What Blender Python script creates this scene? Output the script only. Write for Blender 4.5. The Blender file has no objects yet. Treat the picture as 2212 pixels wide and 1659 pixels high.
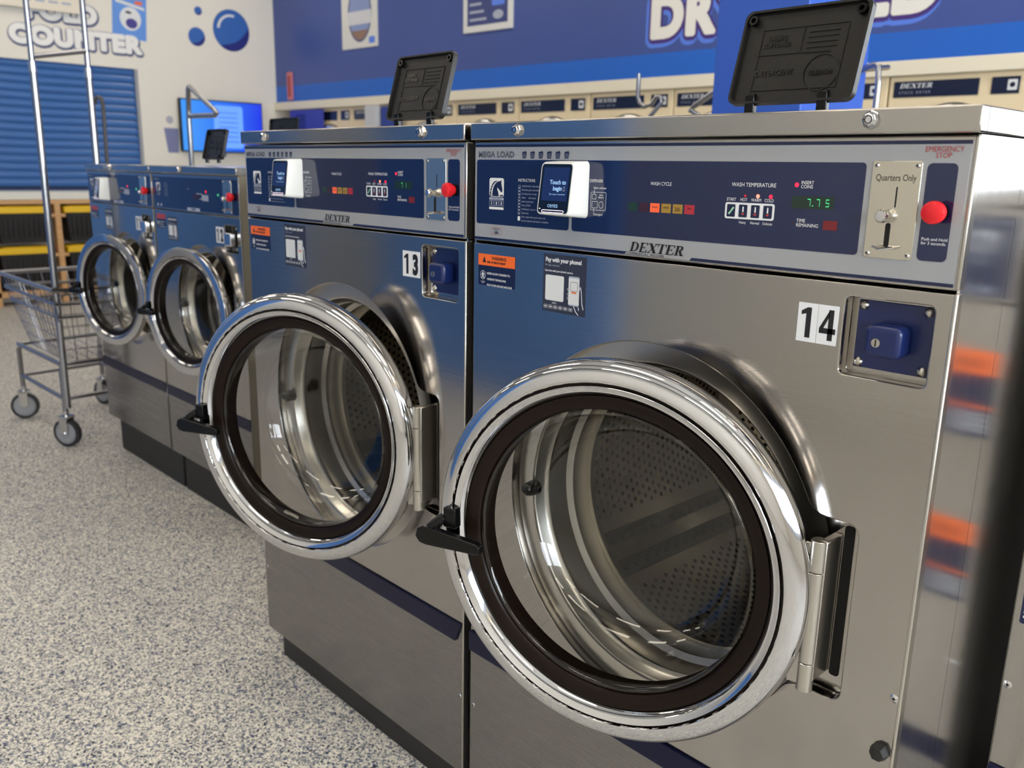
import bpy, bmesh, math, random
from mathutils import Vector, Matrix, Euler
random.seed(4)
C = bpy.context.scene.collection
sc = bpy.context.scene
PI = math.pi

# ------------------------------------------------------------------ camera
cam_d = bpy.data.cameras.new('camera'); cam = bpy.data.objects.new('camera', cam_d); C.objects.link(cam)
yaw, pitch, roll = 0.8099, -0.2389, 0.0196
fw = Vector((-math.sin(yaw)*math.cos(pitch), math.cos(yaw)*math.cos(pitch), math.sin(pitch)))
rt = Vector((math.cos(yaw), math.sin(yaw), 0)); up = rt.cross(fw)
r2 = rt*math.cos(roll)+up*math.sin(roll); u2 = -rt*math.sin(roll)+up*math.cos(roll)
M = Matrix((r2, u2, -fw)).transposed().to_4x4(); M.translation = Vector((1.1643, -1.0095, 1.2766))
cam.matrix_world = M
cam_d.sensor_width = 36; cam_d.lens = 1898.87/2212*36
cam_d.dof.use_dof = True; cam_d.dof.focus_distance = 1.22; cam_d.dof.aperture_fstop = 6.4
cam_d.clip_start = 0.05
sc.camera = cam
# ------------------------------------------------------------------ world + exposure
w = bpy.data.worlds.new('world'); sc.world = w; w.use_nodes = True
w.node_tree.nodes['Background'].inputs[0].default_value = (0.75, 0.85, 1.0, 1)
w.node_tree.nodes['Background'].inputs[1].default_value = 0.6
sc.view_settings.view_transform = 'Standard'; sc.view_settings.look = 'None'
sc.view_settings.exposure = 0.04; sc.view_settings.gamma = 1.0
try: sc.view_settings.use_curve_mapping = False
except Exception: pass
LIGHT = 9.5; DAY = 16.0

# ------------------------------------------------------------------ materials
def lin(c):
    return tuple(((v/255)/12.92 if v/255 <= .04045 else (((v/255)+.055)/1.055)**2.4) for v in c)
MATS = {}
def mat(name, rgb, rough=.5, metal=0, emit=0, coat=0, spec=None):
    if name in MATS: return MATS[name]
    m = bpy.data.materials.new(name); m.use_nodes = True
    b = m.node_tree.nodes['Principled BSDF']; c = lin(rgb)+(1,)
    b.inputs['Base Color'].default_value = c
    b.inputs['Roughness'].default_value = rough; b.inputs['Metallic'].default_value = metal
    if spec is not None: b.inputs['Specular IOR Level'].default_value = spec
    if coat: b.inputs['Coat Weight'].default_value = coat; b.inputs['Coat Roughness'].default_value = .04
    if emit:
        b.inputs['Emission Color'].default_value = c; b.inputs['Emission Strength'].default_value = emit
    MATS[name] = m; return m
def nodes(m): return m.node_tree.nodes, m.node_tree.links
def texco(m, scale, kind='Object'):
    N, L = nodes(m); t = N.new('ShaderNodeTexCoord'); mp = N.new('ShaderNodeMapping')
    L.new(t.outputs[kind], mp.inputs[0]); mp.inputs['Scale'].default_value = scale
    return mp.outputs[0]
def brushed(name, rgb, rough, aniso, scale, rot=.25, amt=.12, bump=.02):
    m = mat(name, rgb, rough, 1); N, L = nodes(m); b = N['Principled BSDF']
    v = texco(m, scale); n = N.new('ShaderNodeTexNoise'); n.inputs['Scale'].default_value = 1; n.inputs['Detail'].default_value = 3
    L.new(v, n.inputs['Vector'])
    r = N.new('ShaderNodeMapRange'); r.inputs['To Min'].default_value = rough-amt/2; r.inputs['To Max'].default_value = rough+amt/2
    r.inputs['From Min'].default_value = .3; r.inputs['From Max'].default_value = .7
    L.new(n.outputs[0], r.inputs[0]); L.new(r.outputs[0], b.inputs['Roughness'])
    # faint smudges left by hands
    v2 = texco(m, (6, 6, 4)); n2 = N.new('ShaderNodeTexNoise'); n2.inputs['Scale'].default_value = 1.0; n2.inputs['Detail'].default_value = 4
    L.new(v2, n2.inputs['Vector'])
    mx = N.new('ShaderNodeMix'); mx.data_type = 'RGBA'; c = lin(rgb)
    mx.inputs[6].default_value = (c[0]*.88, c[1]*.87, c[2]*.85, 1); mx.inputs[7].default_value = (c[0]*1.06, c[1]*1.06, c[2]*1.06, 1)
    L.new(n2.outputs[0], mx.inputs[0]); L.new(mx.outputs[2], b.inputs['Base Color'])
    bp = N.new('ShaderNodeBump'); bp.inputs['Strength'].default_value = bump; bp.inputs['Distance'].default_value = .002
    L.new(n.outputs[0], bp.inputs['Height']); L.new(bp.outputs[0], b.inputs['Normal'])
    # gentle dents in the sheet
    return m
STEEL = brushed('brushed_steel', (176, 172, 168), .125, 0, (3, 3, 500), amt=.04, bump=.022)
STEEL_LID = brushed('brushed_steel_lid', (178, 175, 171), .13, 0, (3, 3, 600), amt=.05, bump=.03)
STEEL_SIDE = brushed('brushed_steel_side', (232, 233, 236), .2, 0, (400, 400, 2), rot=0, amt=.04, bump=.006)
STEEL_LOW = brushed('brushed_steel_lower', (146, 144, 143), .26, 0, (3, 3, 400), amt=.08, bump=.03)
SATIN = mat('satin_steel', (190, 186, 178), .28, 1)
DRUM = mat('drum_steel', (205, 198, 184), .3, 1)
LIFT = mat('lifter_steel', (150, 146, 138), .18, 1)
CHROME = mat('chrome', (208, 208, 210), .05, 1)
CHROME_R = mat('scuffed_chrome', (205, 205, 205), .16, 1)
GASKET = mat('dark_rubber', (22, 13, 9), .3, spec=.16)
BLACK = mat('black_plastic', (8, 8, 9), .22, spec=.25)
BLACKM = mat('black_rubber', (20, 20, 20), .6)
VOID = mat('dark_void', (6, 6, 6), .9)
PLINTH = mat('plinth_black', (26, 26, 28), .5)
LIDBLK = mat('lid_black_plastic', (20, 19, 18), .4, spec=.35)
NAVY = mat('navy_panel', (16, 28, 66), .07, coat=.3)
NAVYP = mat('navy_paint', (17, 32, 82), .28)
BAND = mat('navy_trim', (10, 14, 48), .35, spec=.25)
GREY = mat('grey_panel', (150, 152, 156), .09, coat=.3)
WHITE = mat('white_print', (220, 222, 226), .4)
PRINTG = mat('grey_print', (165, 172, 190), .4)
BLKP = mat('black_print', (18, 18, 24), .4)
NAVYPR = mat('navy_print', (18, 28, 62), .25)
REDP = mat('red_print', (165, 58, 62), .4)
WPLAST = mat('white_plastic', (232, 232, 228), .3)
SCREEN = mat('screen_glow', (22, 36, 76), .08, emit=.35)
SCRTXT = mat('screen_text', (150, 190, 235), .3, emit=.35)
PINKL = mat('reader_light', (245, 225, 245), .3, emit=1.0)
BLKGL = mat('black_glass', (6, 7, 14), .05, coat=.3)
ORANGE = mat('orange_label', (236, 104, 32), .4)
ORANGEL = mat('orange_window', (226, 92, 52), .25, emit=.25)
AMBER = mat('amber_window', (150, 118, 48), .25, emit=.06)
REDW = mat('red_window', (160, 40, 50), .25, emit=.08)
DKGREEN = mat('green_window', (18, 52, 44), .25)
DKRED = mat('dark_red_window', (52, 20, 40), .25)
REDBTN = mat('red_button', (215, 22, 34), .3)
REDLED = mat('red_led', (240, 30, 60), .3, emit=1.6)
REDLEDH = mat('hot_red_led', (255, 120, 100), .3, emit=2.0)
REDDIM = mat('dim_red_led', (170, 24, 50), .3, emit=.5)
GLED = mat('green_digits', (70, 205, 130), .3, emit=.9)
GWIN = mat('green_display', (22, 44, 36), .2)
PANEL_DK = mat('phone_label', (44, 48, 66), .35)
LBLCARD = mat('white_card', (215, 218, 220), .4)
CREAM = mat('cream_enamel', (226, 208, 172), .35)
CREAMT = mat('cream_trim', (228, 220, 198), .5)
WALLW = mat('white_wall_paint', (226, 222, 212), .65)
DRYNAVY = mat('dryer_navy', (14, 24, 52), .25)
YELLOW = mat('yellow_lid', (232, 190, 24), .45)
BIN = mat('black_bin', (24, 22, 24), .5)
WOOD = mat('pine_wood', (206, 162, 112), .6)
COUNTER = mat('white_laminate', (222, 220, 212), .4)
WIRE = mat('cart_wire', (150, 150, 155), .3, 1)
POLE = mat('chrome_pole', (165, 166, 170), .22, 1)
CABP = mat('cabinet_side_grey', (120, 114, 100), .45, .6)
WHEEL = mat('grey_wheel', (150, 152, 156), .5)
TYRE = mat('dark_tyre', (42, 42, 46), .6)
WLBL = mat('wall_light_blue', (26, 98, 196), .4)
PILL = mat('pillar_blue', (44, 84, 176), .4)

def wood_grain():
    N, L = nodes(WOOD); b = N['Principled BSDF']; v = texco(WOOD, (30, 2, 30)); n = N.new('ShaderNodeTexNoise'); n.inputs['Scale'].default_value = 1
    L.new(v, n.inputs['Vector']); mx = N.new('ShaderNodeMix'); mx.data_type = 'RGBA'
    mx.inputs[6].default_value = lin((188, 140, 92))+(1,); mx.inputs[7].default_value = lin((220, 180, 130))+(1,)
    L.new(n.outputs[0], mx.inputs[0]); L.new(mx.outputs[2], b.inputs['Base Color'])
wood_grain()
def thin_glass(name, tint=(1, 1, 1), rough=.02, ior=1.5):
    m = bpy.data.materials.new(name); m.use_nodes = True; N, L = nodes(m); N.clear()
    o = N.new('ShaderNodeOutputMaterial'); mx = N.new('ShaderNodeMixShader'); t = N.new('ShaderNodeBsdfTransparent')
    g = N.new('ShaderNodeBsdfGlossy'); f = N.new('ShaderNodeFresnel'); f.inputs[0].default_value = ior
    t.inputs[0].default_value = tint+(1,); g.inputs['Roughness'].default_value = rough
    L.new(f.outputs[0], mx.inputs[0]); L.new(t.outputs[0], mx.inputs[1]); L.new(g.outputs[0], mx.inputs[2]); L.new(mx.outputs[0], o.inputs[0])
    return m
GLASS = thin_glass('door_glass', (.93, .94, .93), ior=1.62)
PANE = thin_glass('window_glass')
def epoxy_floor():
    m = mat('flake_epoxy_floor', (170, 166, 156), .5, spec=.35); N, L = nodes(m); b = N['Principled BSDF']
    v = texco(m, (1, 1, 1))
    nz = N.new('ShaderNodeTexNoise'); nz.inputs['Scale'].default_value = 90; L.new(v, nz.inputs['Vector'])
    ad = N.new('ShaderNodeVectorMath'); ad.operation = 'MULTIPLY_ADD'; ad.inputs[1].default_value = (.012, .012, .012)
    L.new(nz.outputs['Color'], ad.inputs[0]); L.new(v, ad.inputs[2])
    vo = N.new('ShaderNodeTexVoronoi'); vo.inputs['Scale'].default_value = 235; L.new(ad.outputs[0], vo.inputs['Vector'])
    sp = N.new('ShaderNodeSeparateColor'); L.new(vo.outputs['Color'], sp.inputs[0])
    cr = N.new('ShaderNodeValToRGB'); cr.color_ramp.interpolation = 'CONSTANT'
    els = [(0, (226, 220, 206)), (.34, (196, 192, 182)), (.54, (160, 159, 157)), (.73, (116, 119, 130)), (.86, (70, 80, 114)), (.945, (34, 36, 46))]
    e = cr.color_ramp.elements
    e[0].position = 0; e[0].color = lin(els[0][1])+(1,); e[1].position = els[1][0]; e[1].color = lin(els[1][1])+(1,)
    for p, c in els[2:]:
        x = e.new(p); x.color = lin(c)+(1,)
    L.new(sp.outputs[0], cr.inputs[0]); L.new(cr.outputs[0], b.inputs['Base Color'])
    bp = N.new('ShaderNodeBump'); bp.inputs['Strength'].default_value = .12; bp.inputs['Distance'].default_value = .002
    L.new(sp.outputs[1], bp.inputs['Height']); L.new(bp.outputs[0], b.inputs['Normal'])
    return m
FLOOR = epoxy_floor()
WNAVY = mat('wall_royal_blue', (62, 82, 150), .3)
WNAVY2 = mat('wall_deep_blue', (88, 138, 208), .45)
SHUT = mat('shutter_blue', (52, 102, 168), .3)
def plaster(m, s, st):
    N, L = nodes(m); b = N['Principled BSDF']; v = texco(m, (s, s, s)); n = N.new('ShaderNodeTexNoise'); n.inputs['Scale'].default_value = 1
    L.new(v, n.inputs['Vector']); bp = N.new('ShaderNodeBump'); bp.inputs['Strength'].default_value = st; bp.inputs['Distance'].default_value = .002
    L.new(n.outputs[0], bp.inputs['Height']); L.new(bp.outputs[0], b.inputs['Normal'])
plaster(WALLW, 90, .15); plaster(WNAVY, 60, .08); plaster(CREAM, 40, .03); plaster(LIDBLK, 120, .25)

# ------------------------------------------------------------------ mesh builder
class MB:
    def __init__(s): s.v = []; s.f = []; s.m = []; s.mats = []
    def mi(s, m):
        if m not in s.mats: s.mats.append(m)
        return s.mats.index(m)
    def add(s, vs, fs, m, T=None):
        o = len(s.v); k = s.mi(m)
        for p in vs: s.v.append(tuple(T @ Vector(p)) if T else tuple(p))
        for f in fs: s.f.append([i+o for i in f]); s.m.append(k)
        return s
    def box(s, x0, x1, y0, y1, z0, z1, m, T=None):
        vs = [(x, y, z) for x in (x0, x1) for y in (y0, y1) for z in (z0, z1)]
        fs = [(0, 1, 3, 2), (4, 6, 7, 5), (0, 4, 5, 1), (2, 3, 7, 6), (0, 2, 6, 4), (1, 5, 7, 3)]
        return s.add(vs, fs, m, T)
    def poly(s, pts, y, m, T=None):            # flat outline in x-z facing -y
        a = sum(pts[i][0]*pts[(i+1) % len(pts)][1]-pts[(i+1) % len(pts)][0]*pts[i][1] for i in range(len(pts)))
        if a < 0: pts = pts[::-1]
        return s.add([(p[0], y, p[1]) for p in pts], [list(range(len(pts)))], m, T)
    def prism(s, pts, y0, y1, m, T=None):       # outline in x-z extruded from y0 (front) to y1
        a = sum(pts[i][0]*pts[(i+1) % len(pts)][1]-pts[(i+1) % len(pts)][0]*pts[i][1] for i in range(len(pts)))
        if a < 0: pts = pts[::-1]
        n = len(pts); vs = [(p[0], y0, p[1]) for p in pts]+[(p[0], y1, p[1]) for p in pts]
        fs = [list(range(n)), list(range(2*n-1, n-1, -1))]+[[i+n, (i+1) % n+n, (i+1) % n, i] for i in range(n)]
        return s.add(vs, fs, m, T)
    def lathe(s, prof, m, c=(0, 0, 0), n=96, T=None, closed=False):   # prof: (radius, y); axis = y through c
        o = []; fs = []; k = len(prof)
        for i in range(n):
            a = 2*PI*i/n
            for r, y in prof: o.append((c[0]+r*math.cos(a), c[1]+y, c[2]+r*math.sin(a)))
        for i in range(n):
            j = (i+1) % n
            for q in range(k if closed else k-1):
                p = (q+1) % k; fs.append([i*k+q, i*k+p, j*k+p, j*k+q])
        return s.add(o, fs, m, T)
    def tube(s, pts, r, m, n=10, T=None):
        pts = [Vector(p) for p in pts]; vs = []; fs = []; prev = None
        for i, p in enumerate(pts):
            d = (pts[min(i+1, len(pts)-1)]-pts[max(i-1, 0)]).normalized()
            if prev is None:
                a = d.cross(Vector((0, 0, 1)));  a = a if a.length > .1 else d.cross(Vector((1, 0, 0)))
            else: a = prev-d*prev.dot(d)
            a.normalize(); prev = a; b = d.cross(a)
            rr = r[i] if isinstance(r, (list, tuple)) else r
            for k in range(n):
                t = 2*PI*k/n; vs.append(p+(a*math.cos(t)+b*math.sin(t))*rr)
        for i in range(len(pts)-1):
            for k in range(n):
                l = (k+1) % n; fs.append([i*n+k, i*n+l, (i+1)*n+l, (i+1)*n+k])
        fs.append(list(range(n))[::-1]); fs.append([(len(pts)-1)*n+k for k in range(n)])
        return s.add(vs, fs, m, T)
    def disc(s, x, z, r, y, m, n=16, T=None): return s.poly([(x+r*math.cos(2*PI*i/n), z+r*math.sin(2*PI*i/n)) for i in range(n)], y, m, T)
    def cyl(s, x, z, r, y0, y1, m, n=24, r2=None, T=None):       # along y, y0 the front
        r2 = r if r2 is None else r2
        return s.lathe([(0, y0), (r2, y0), (r, y0+(y1-y0)*.15 if r2 != r else y0), (r, y1), (0, y1)], m, (x, 0, z), n, T)
    def rrect(s, x0, x1, z0, z1, r, y, m, T=None): return s.poly(rr(x0, x1, z0, z1, r), y, m, T)
    def frame(s, x0, x1, z0, z1, r, t, y, m, T=None):
        a = rr(x0, x1, z0, z1, r); b = rr(x0+t, x1-t, z0+t, z1-t, max(r-t, .0002)); n = len(a)
        return s.add([(p[0], y, p[1]) for p in a+b], [[i, (i+1) % n, (i+1) % n+n, i+n] for i in range(n)], m, T)
    def text(s, st, x, z, h, m, y=0, sx=1, align='LEFT', off=0, shear=0, T=None, res=3, sp=1.0, gap=1.0):
        vs, fs = glyphs(st, align, off/h*.7, shear, res, sp, gap); k = h/.7
        return s.add([(x+p[0]*k*sx, y, z+p[1]*k) for p in vs], fs, m, T)
    def build(s, name, parent=None, smooth=35, bevel=0, seg=2, loc=None, rotz=0):
        me = bpy.data.meshes.new(name); me.from_pydata(s.v, [], s.f)
        for m in s.mats: me.materials.append(m)
        me.polygons.foreach_set('material_index', s.m)
        bm = bmesh.new(); bm.from_mesh(me); bmesh.ops.remove_doubles(bm, verts=bm.verts, dist=1e-7)
        if name not in FLAT: bmesh.ops.recalc_face_normals(bm, faces=bm.faces)
        bm.to_mesh(me); bm.free()
        if smooth: me.shade_smooth(); me.set_sharp_from_angle(angle=math.radians(smooth))
        o = bpy.data.objects.new(name, me); C.objects.link(o); o.parent = parent
        if loc: o.location = loc
        o.rotation_euler.z = rotz
        if bevel:
            b = o.modifiers.new('bevel', 'BEVEL'); b.width = bevel; b.segments = seg; b.limit_method = 'ANGLE'; b.angle_limit = math.radians(40)
            b.harden_normals = False
        return o
FLAT = set(['panel_graphics', 'printed_lettering'])
def rr(x0, x1, z0, z1, r, n=5):
    out = []
    for cx, cz, a0 in ((x1-r, z1-r, 0), (x0+r, z1-r, 90), (x0+r, z0+r, 180), (x1-r, z0+r, 270)):
        for i in range(n+1):
            a = math.radians(a0+90*i/n); out.append((cx+r*math.cos(a), cz+r*math.sin(a)))
    return out
_gc = {}
def glyphs(st, align, off, shear, res, sp, gap):
    key = (st, align, round(off, 4), shear, res, sp, gap)
    if key in _gc: return _gc[key]
    cu = bpy.data.curves.new('t', 'FONT'); cu.body = st; cu.size = 1; cu.align_x = align; cu.offset = off; cu.shear = shear
    cu.resolution_u = res; cu.space_character = sp; cu.space_line = gap
    o = bpy.data.objects.new('t', cu); C.objects.link(o); bpy.context.view_layer.update()
    dg = bpy.context.evaluated_depsgraph_get(); me = o.evaluated_get(dg).to_mesh()
    vs = [(v.co.x, v.co.y) for v in me.vertices]; fs = [list(p.vertices) for p in me.polygons]
    o.evaluated_get(dg).to_mesh_clear(); bpy.data.objects.remove(o); bpy.data.curves.remove(cu)
    _gc[key] = (vs, fs); return vs, fs
def sheet(outlines, y0, y1, m, name, parent, bevel=.0015):
    """flat sheet with holes: outlines in x-z, front face at y0, back face y1"""
    cu = bpy.data.curves.new('s', 'CURVE'); cu.dimensions = '2D'; cu.fill_mode = 'BOTH'
    cu.extrude = (y1-y0)/2-bevel; cu.bevel_depth = bevel; cu.bevel_resolution = 2; cu.offset = -bevel
    for ol in outlines:
        sp = cu.splines.new('POLY'); sp.points.add(len(ol)-1); sp.use_cyclic_u = True
        for p, q in zip(sp.points, ol): p.co = (q[0], q[1], 0, 1)
    o = bpy.data.objects.new('s', cu); C.objects.link(o); bpy.context.view_layer.update()
    dg = bpy.context.evaluated_depsgraph_get(); me = bpy.data.meshes.new_from_object(o.evaluated_get(dg))
    bpy.data.objects.remove(o)
    R = Matrix(((1, 0, 0, 0), (0, 0, -1, (y0+y1)/2), (0, 1, 0, 0), (0, 0, 0, 1)))
    me.transform(R); me.materials.clear(); me.materials.append(m); me.shade_smooth(); me.set_sharp_from_angle(angle=math.radians(40))
    ob = bpy.data.objects.new(name, me); C.objects.link(ob); ob.parent = parent; return ob
def thing(name, label, cat, loc=(0, 0, 0), rotz=0, group=None):
    o = bpy.data.objects.new(name, None); C.objects.link(o); o.location = loc; o.rotation_euler = (0, 0, rotz); o.empty_display_size = .1
    o['label'] = label; o['category'] = cat
    if group: o['group'] = group
    return o
def tag(o, label, cat, group=None):
    o['label'] = label; o['category'] = cat
    if group: o['group'] = group
    return o
def struct(o): o['kind'] = 'structure'; return o

# ------------------------------------------------------------------ room shell
WS = Vector((7.3, .4, 0)).normalized(); WN = Vector((-WS.y, WS.x, 0)); P0 = Vector((-7.9, 4.0, 0))
WROT = math.atan2(WS.y, WS.x)
WT = Matrix.Translation(P0) @ Matrix.Rotation(WROT, 4, 'Z')      # wall frame: x along wall, -y into the room, z up
H = 3.7
XR, YF = 4.6, -3.7
b = MB().box(-8.2, 5.0, -4.0, 5.4, -.1, 0, FLOOR); struct(b.build('floor'))
b = MB().box(-8.2, 5.0, -4.0, 5.4, H, H+.1, WALLW); struct(b.build('ceiling'))
# back wall: upper bulkhead painted in two blues, open recess for the dryers below
b = MB(); b.box(0, 9.2, 0, .12, 2.10, H, WNAVY); b.box(0, 9.2, 0, .12, 1.937, 2.10, WLBL)
b.box(12.3, 12.9, 0, .12, 0, H, WALLW); b.box(9.2, 12.3, 0, .12, 3.1, H, WALLW); b.box(9.2, 12.3, 0, .12, 0, 1.0, WALLW)
b.box(0, 9.2, .95, 1.05, 0, 1.937, WALLW); b.box(0, 9.2, .12, 1.0, 1.93, 1.98, WALLW); b.box(9.15, 9.2, .0, 1.0, 0, H, WALLW)
bw = struct(b.build('wall_back')); bw.matrix_world = WT
b = MB().box(0, 9.15, -.035, .10, 1.853, 1.936, CREAMT); o = struct(b.build('trim_1', bevel=.006)); o.matrix_world = WT
b = MB().box(-8.05, -7.9, -3.9, .15, 0, H, WALLW).box(-8.05, -7.9, 2.52, 5.2, 0, H, WALLW).box(-8.05, -7.9, .15, 2.52, 2.155, H, WALLW).box(-8.05, -7.9, .15, 2.52, 0, 1.0, WALLW)
b.box(-7.9, -7.88, -3.7, -.3, 0, 3.2, WNAVY2)
struct(b.build('wall_left'))
# front wall behind the photographer: painted panels between white pilasters
b = MB(); b.box(-8.2, 5.0, YF-.1, YF, 0, H, WALLW)

struct(b.build('wall_front'))
b = MB(); b.box(-6.6, -4.95, -2.52, -2.42, 0, 2.5, WNAVY2); b.box(-3.75, -1.75, -2.52, -2.42, 0, 2.5, WNAVY2)
struct(b.build('wall_partition'))
# right wall with shop windows
b = MB(); zs, zt = .9, 3.0; ys = [-3.0, -1.2, .6, 2.4, 4.2]
b.box(XR, XR+.12, -4.0, 5.6, 0, zs, WALLW); b.box(XR, XR+.12, -4.0, 5.6, zt, H, WALLW)
b.box(XR, XR+.12, -4.0, -3.0, zs, zt, WALLW); b.box(XR, XR+.12, 4.2, 5.6, zs, zt, WALLW)
for y in (-1.2, .6, 2.4): b.box(XR, XR+.12, y-.08, y+.08, zs, zt, WALLW)
struct(b.build('wall_right'))
ALU = mat('window_aluminium', (190, 190, 192), .35, 1)
DAYM = mat('bright_blind', (235, 240, 250), .8)
for i in range(4):
    y0 = ys[i]+.08 if i else ys[i]; y1 = ys[i+1]-.08 if i < 3 else ys[i+1]
    b = MB(); b.box(XR+.02, XR+.08, y0, y1, zs, zs+.05, ALU).box(XR+.02, XR+.08, y0, y1, zt-.05, zt, ALU)
    b.box(XR+.02, XR+.08, y0, y0+.05, zs, zt, ALU).box(XR+.02, XR+.08, y1-.05, y1, zs, zt, ALU)
    o = struct(b.build('window_%d' % (i+1)))
    g = MB().box(XR+.045, XR+.05, y0+.05, y1-.05, zs+.05, zt-.05, PANE).build('pane', o)
    s = MB()
    for k in range(26): s.box(XR-.02, XR+.0, y0+.02, y1-.02, zs+.06+k*.078, zs+.085+k*.078, DAYM)
    s.build('blind_slats', o)['kind'] = 'stuff'
    ld = bpy.data.lights.new('window_daylight', 'AREA'); ld.shape = 'RECTANGLE'; ld.size = 1.6; ld.size_y = 2.0; ld.energy = 16*DAY; ld.color = (.86, .93, 1)
    lo = bpy.data.objects.new('window_daylight', ld); C.objects.link(lo); lo.location = (XR+.3, (y0+y1)/2, 1.95); lo.rotation_euler = (0, PI/2, 0)
b = MB(); b.box(9.2, 12.3, .03, .09, 1.0, 1.06, ALU).box(9.2, 12.3, .03, .09, 3.04, 3.1, ALU)  # unseen window added so the nearest washer's side and lid reflect something bright
for x in (9.2, 10.2, 11.24, 12.24): b.box(x, x+.06, .03, .09, 1.0, 3.1, ALU)
o = struct(b.build('window_5')); o.matrix_world = WT
g = MB()
for x in (9.26, 10.26, 11.3): g.box(x, x+.94, .055, .06, 1.06, 3.04, PANE)
g = g.build('pane', o)
ld = bpy.data.lights.new('window_daylight', 'AREA'); ld.shape = 'RECTANGLE'; ld.size = 3.0; ld.size_y = 2.0; ld.energy = 9*DAY; ld.color = (.88, .94, 1)  # area light added behind that extra window for the same reflection
lo = bpy.data.objects.new('window_daylight', ld); C.objects.link(lo); lo.matrix_world = WT @ Matrix.Translation((10.75, .35, 2.05)) @ Matrix.Rotation(-PI/2, 4, 'X')
b = MB()
for y in (-3.1, -1.5, .4, 2.3): b.box(-7.9, XR, y, y+.14, H-.22, H, mat('added_dark_beam', (70, 74, 84), .6))  # out-of-view beams added to put dark bands in the chrome ring reflections
b.build('added_beams')['kind'] = 'structure'
# ceiling lights
LAMP = mat('lamp_diffuser', (255, 243, 224), .5, emit=LIGHT)
XN = ('nearest the shutter wall', 'second from the shutter wall', 'third from the shutter wall', 'third from the window wall', 'second from the window wall', 'nearest the window wall')
YN = ('row nearest the blue-panelled front wall', 'row in front of the washers', 'row behind the washers', 'row nearest the dryers')
for i, x in enumerate((-6.6, -4.4, -2.2, 0, 2.2, 4.0)):
    for j, y in enumerate((-2.6, -.6, 1.4, 3.2)):
        t = thing('ceiling_light', 'white ceiling light panel, %s, %s' % (XN[i], YN[j]), 'light', (x, y, H), 0, 'ceiling light panels')
        MB().box(-.62, .62, -.17, .17, -.05, 0, WPLAST).build('housing', t, bevel=.004)
        MB().box(-.6, .6, -.15, .15, -.056, -.05, LAMP).build('diffuser', t)

# ------------------------------------------------------------------ washers
def circle_pts(cx, cz, r, n=96): return [(cx+r*math.cos(2*PI*i/n), cz+r*math.sin(2*PI*i/n)) for i in range(n)]
def keyhole(cx, cz, r, xr, z0, z1, f=.03, rc=.014):
    """circle merged with the hinge recess at its right side"""
    pts = []
    a1 = math.asin((z1-cz+f)/(r+f)); a0 = -math.asin((cz-z0+f)/(r+f))
    xa = cx+(r+f)*math.cos(a1); xb = cx+(r+f)*math.cos(a0)
    n = 80
    for i in range(n+1):
        a = a1+(2*PI+a0-a1)*i/n; pts.append((cx+r*math.cos(a), cz+r*math.sin(a)))
    # lower fillet: centre (xb, z0-f)
    e0 = math.atan2(cz-(z0-f), cx-xb) % (2*PI); e1 = PI/2
    for i in range(1, 9): a = e0+(e1-e0)*i/8; pts.append((xb+f*math.cos(a), z0-f+f*math.sin(a)))
    for i in range(7): a = -PI/2+PI/2*i/6; pts.append((xr-rc+rc*math.cos(a), z0+rc+rc*math.sin(a)))
    for i in range(7): a = PI/2*i/6; pts.append((xr-rc+rc*math.cos(a), z1-rc+rc*math.sin(a)))
    e1 = math.atan2(cz-(z1+f), cx-xa) % (2*PI); e0 = 1.5*PI
    for i in range(8): a = e0+(e1-e0)*i/8; pts.append((xa+f*math.cos(a), z1+f+f*math.sin(a)))
    return pts
SERIF = {'D': ([(0, 0), (.62, 0), (.9, .18), (.95, .5), (.9, .82), (.62, 1), (0, 1), (0, .93), (.12, .93), (.12, .07), (0, .07)], [(.34, .08), (.34, .92), (.56, .92), (.7, .78), (.72, .5), (.7, .22), (.56, .08)])}
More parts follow.
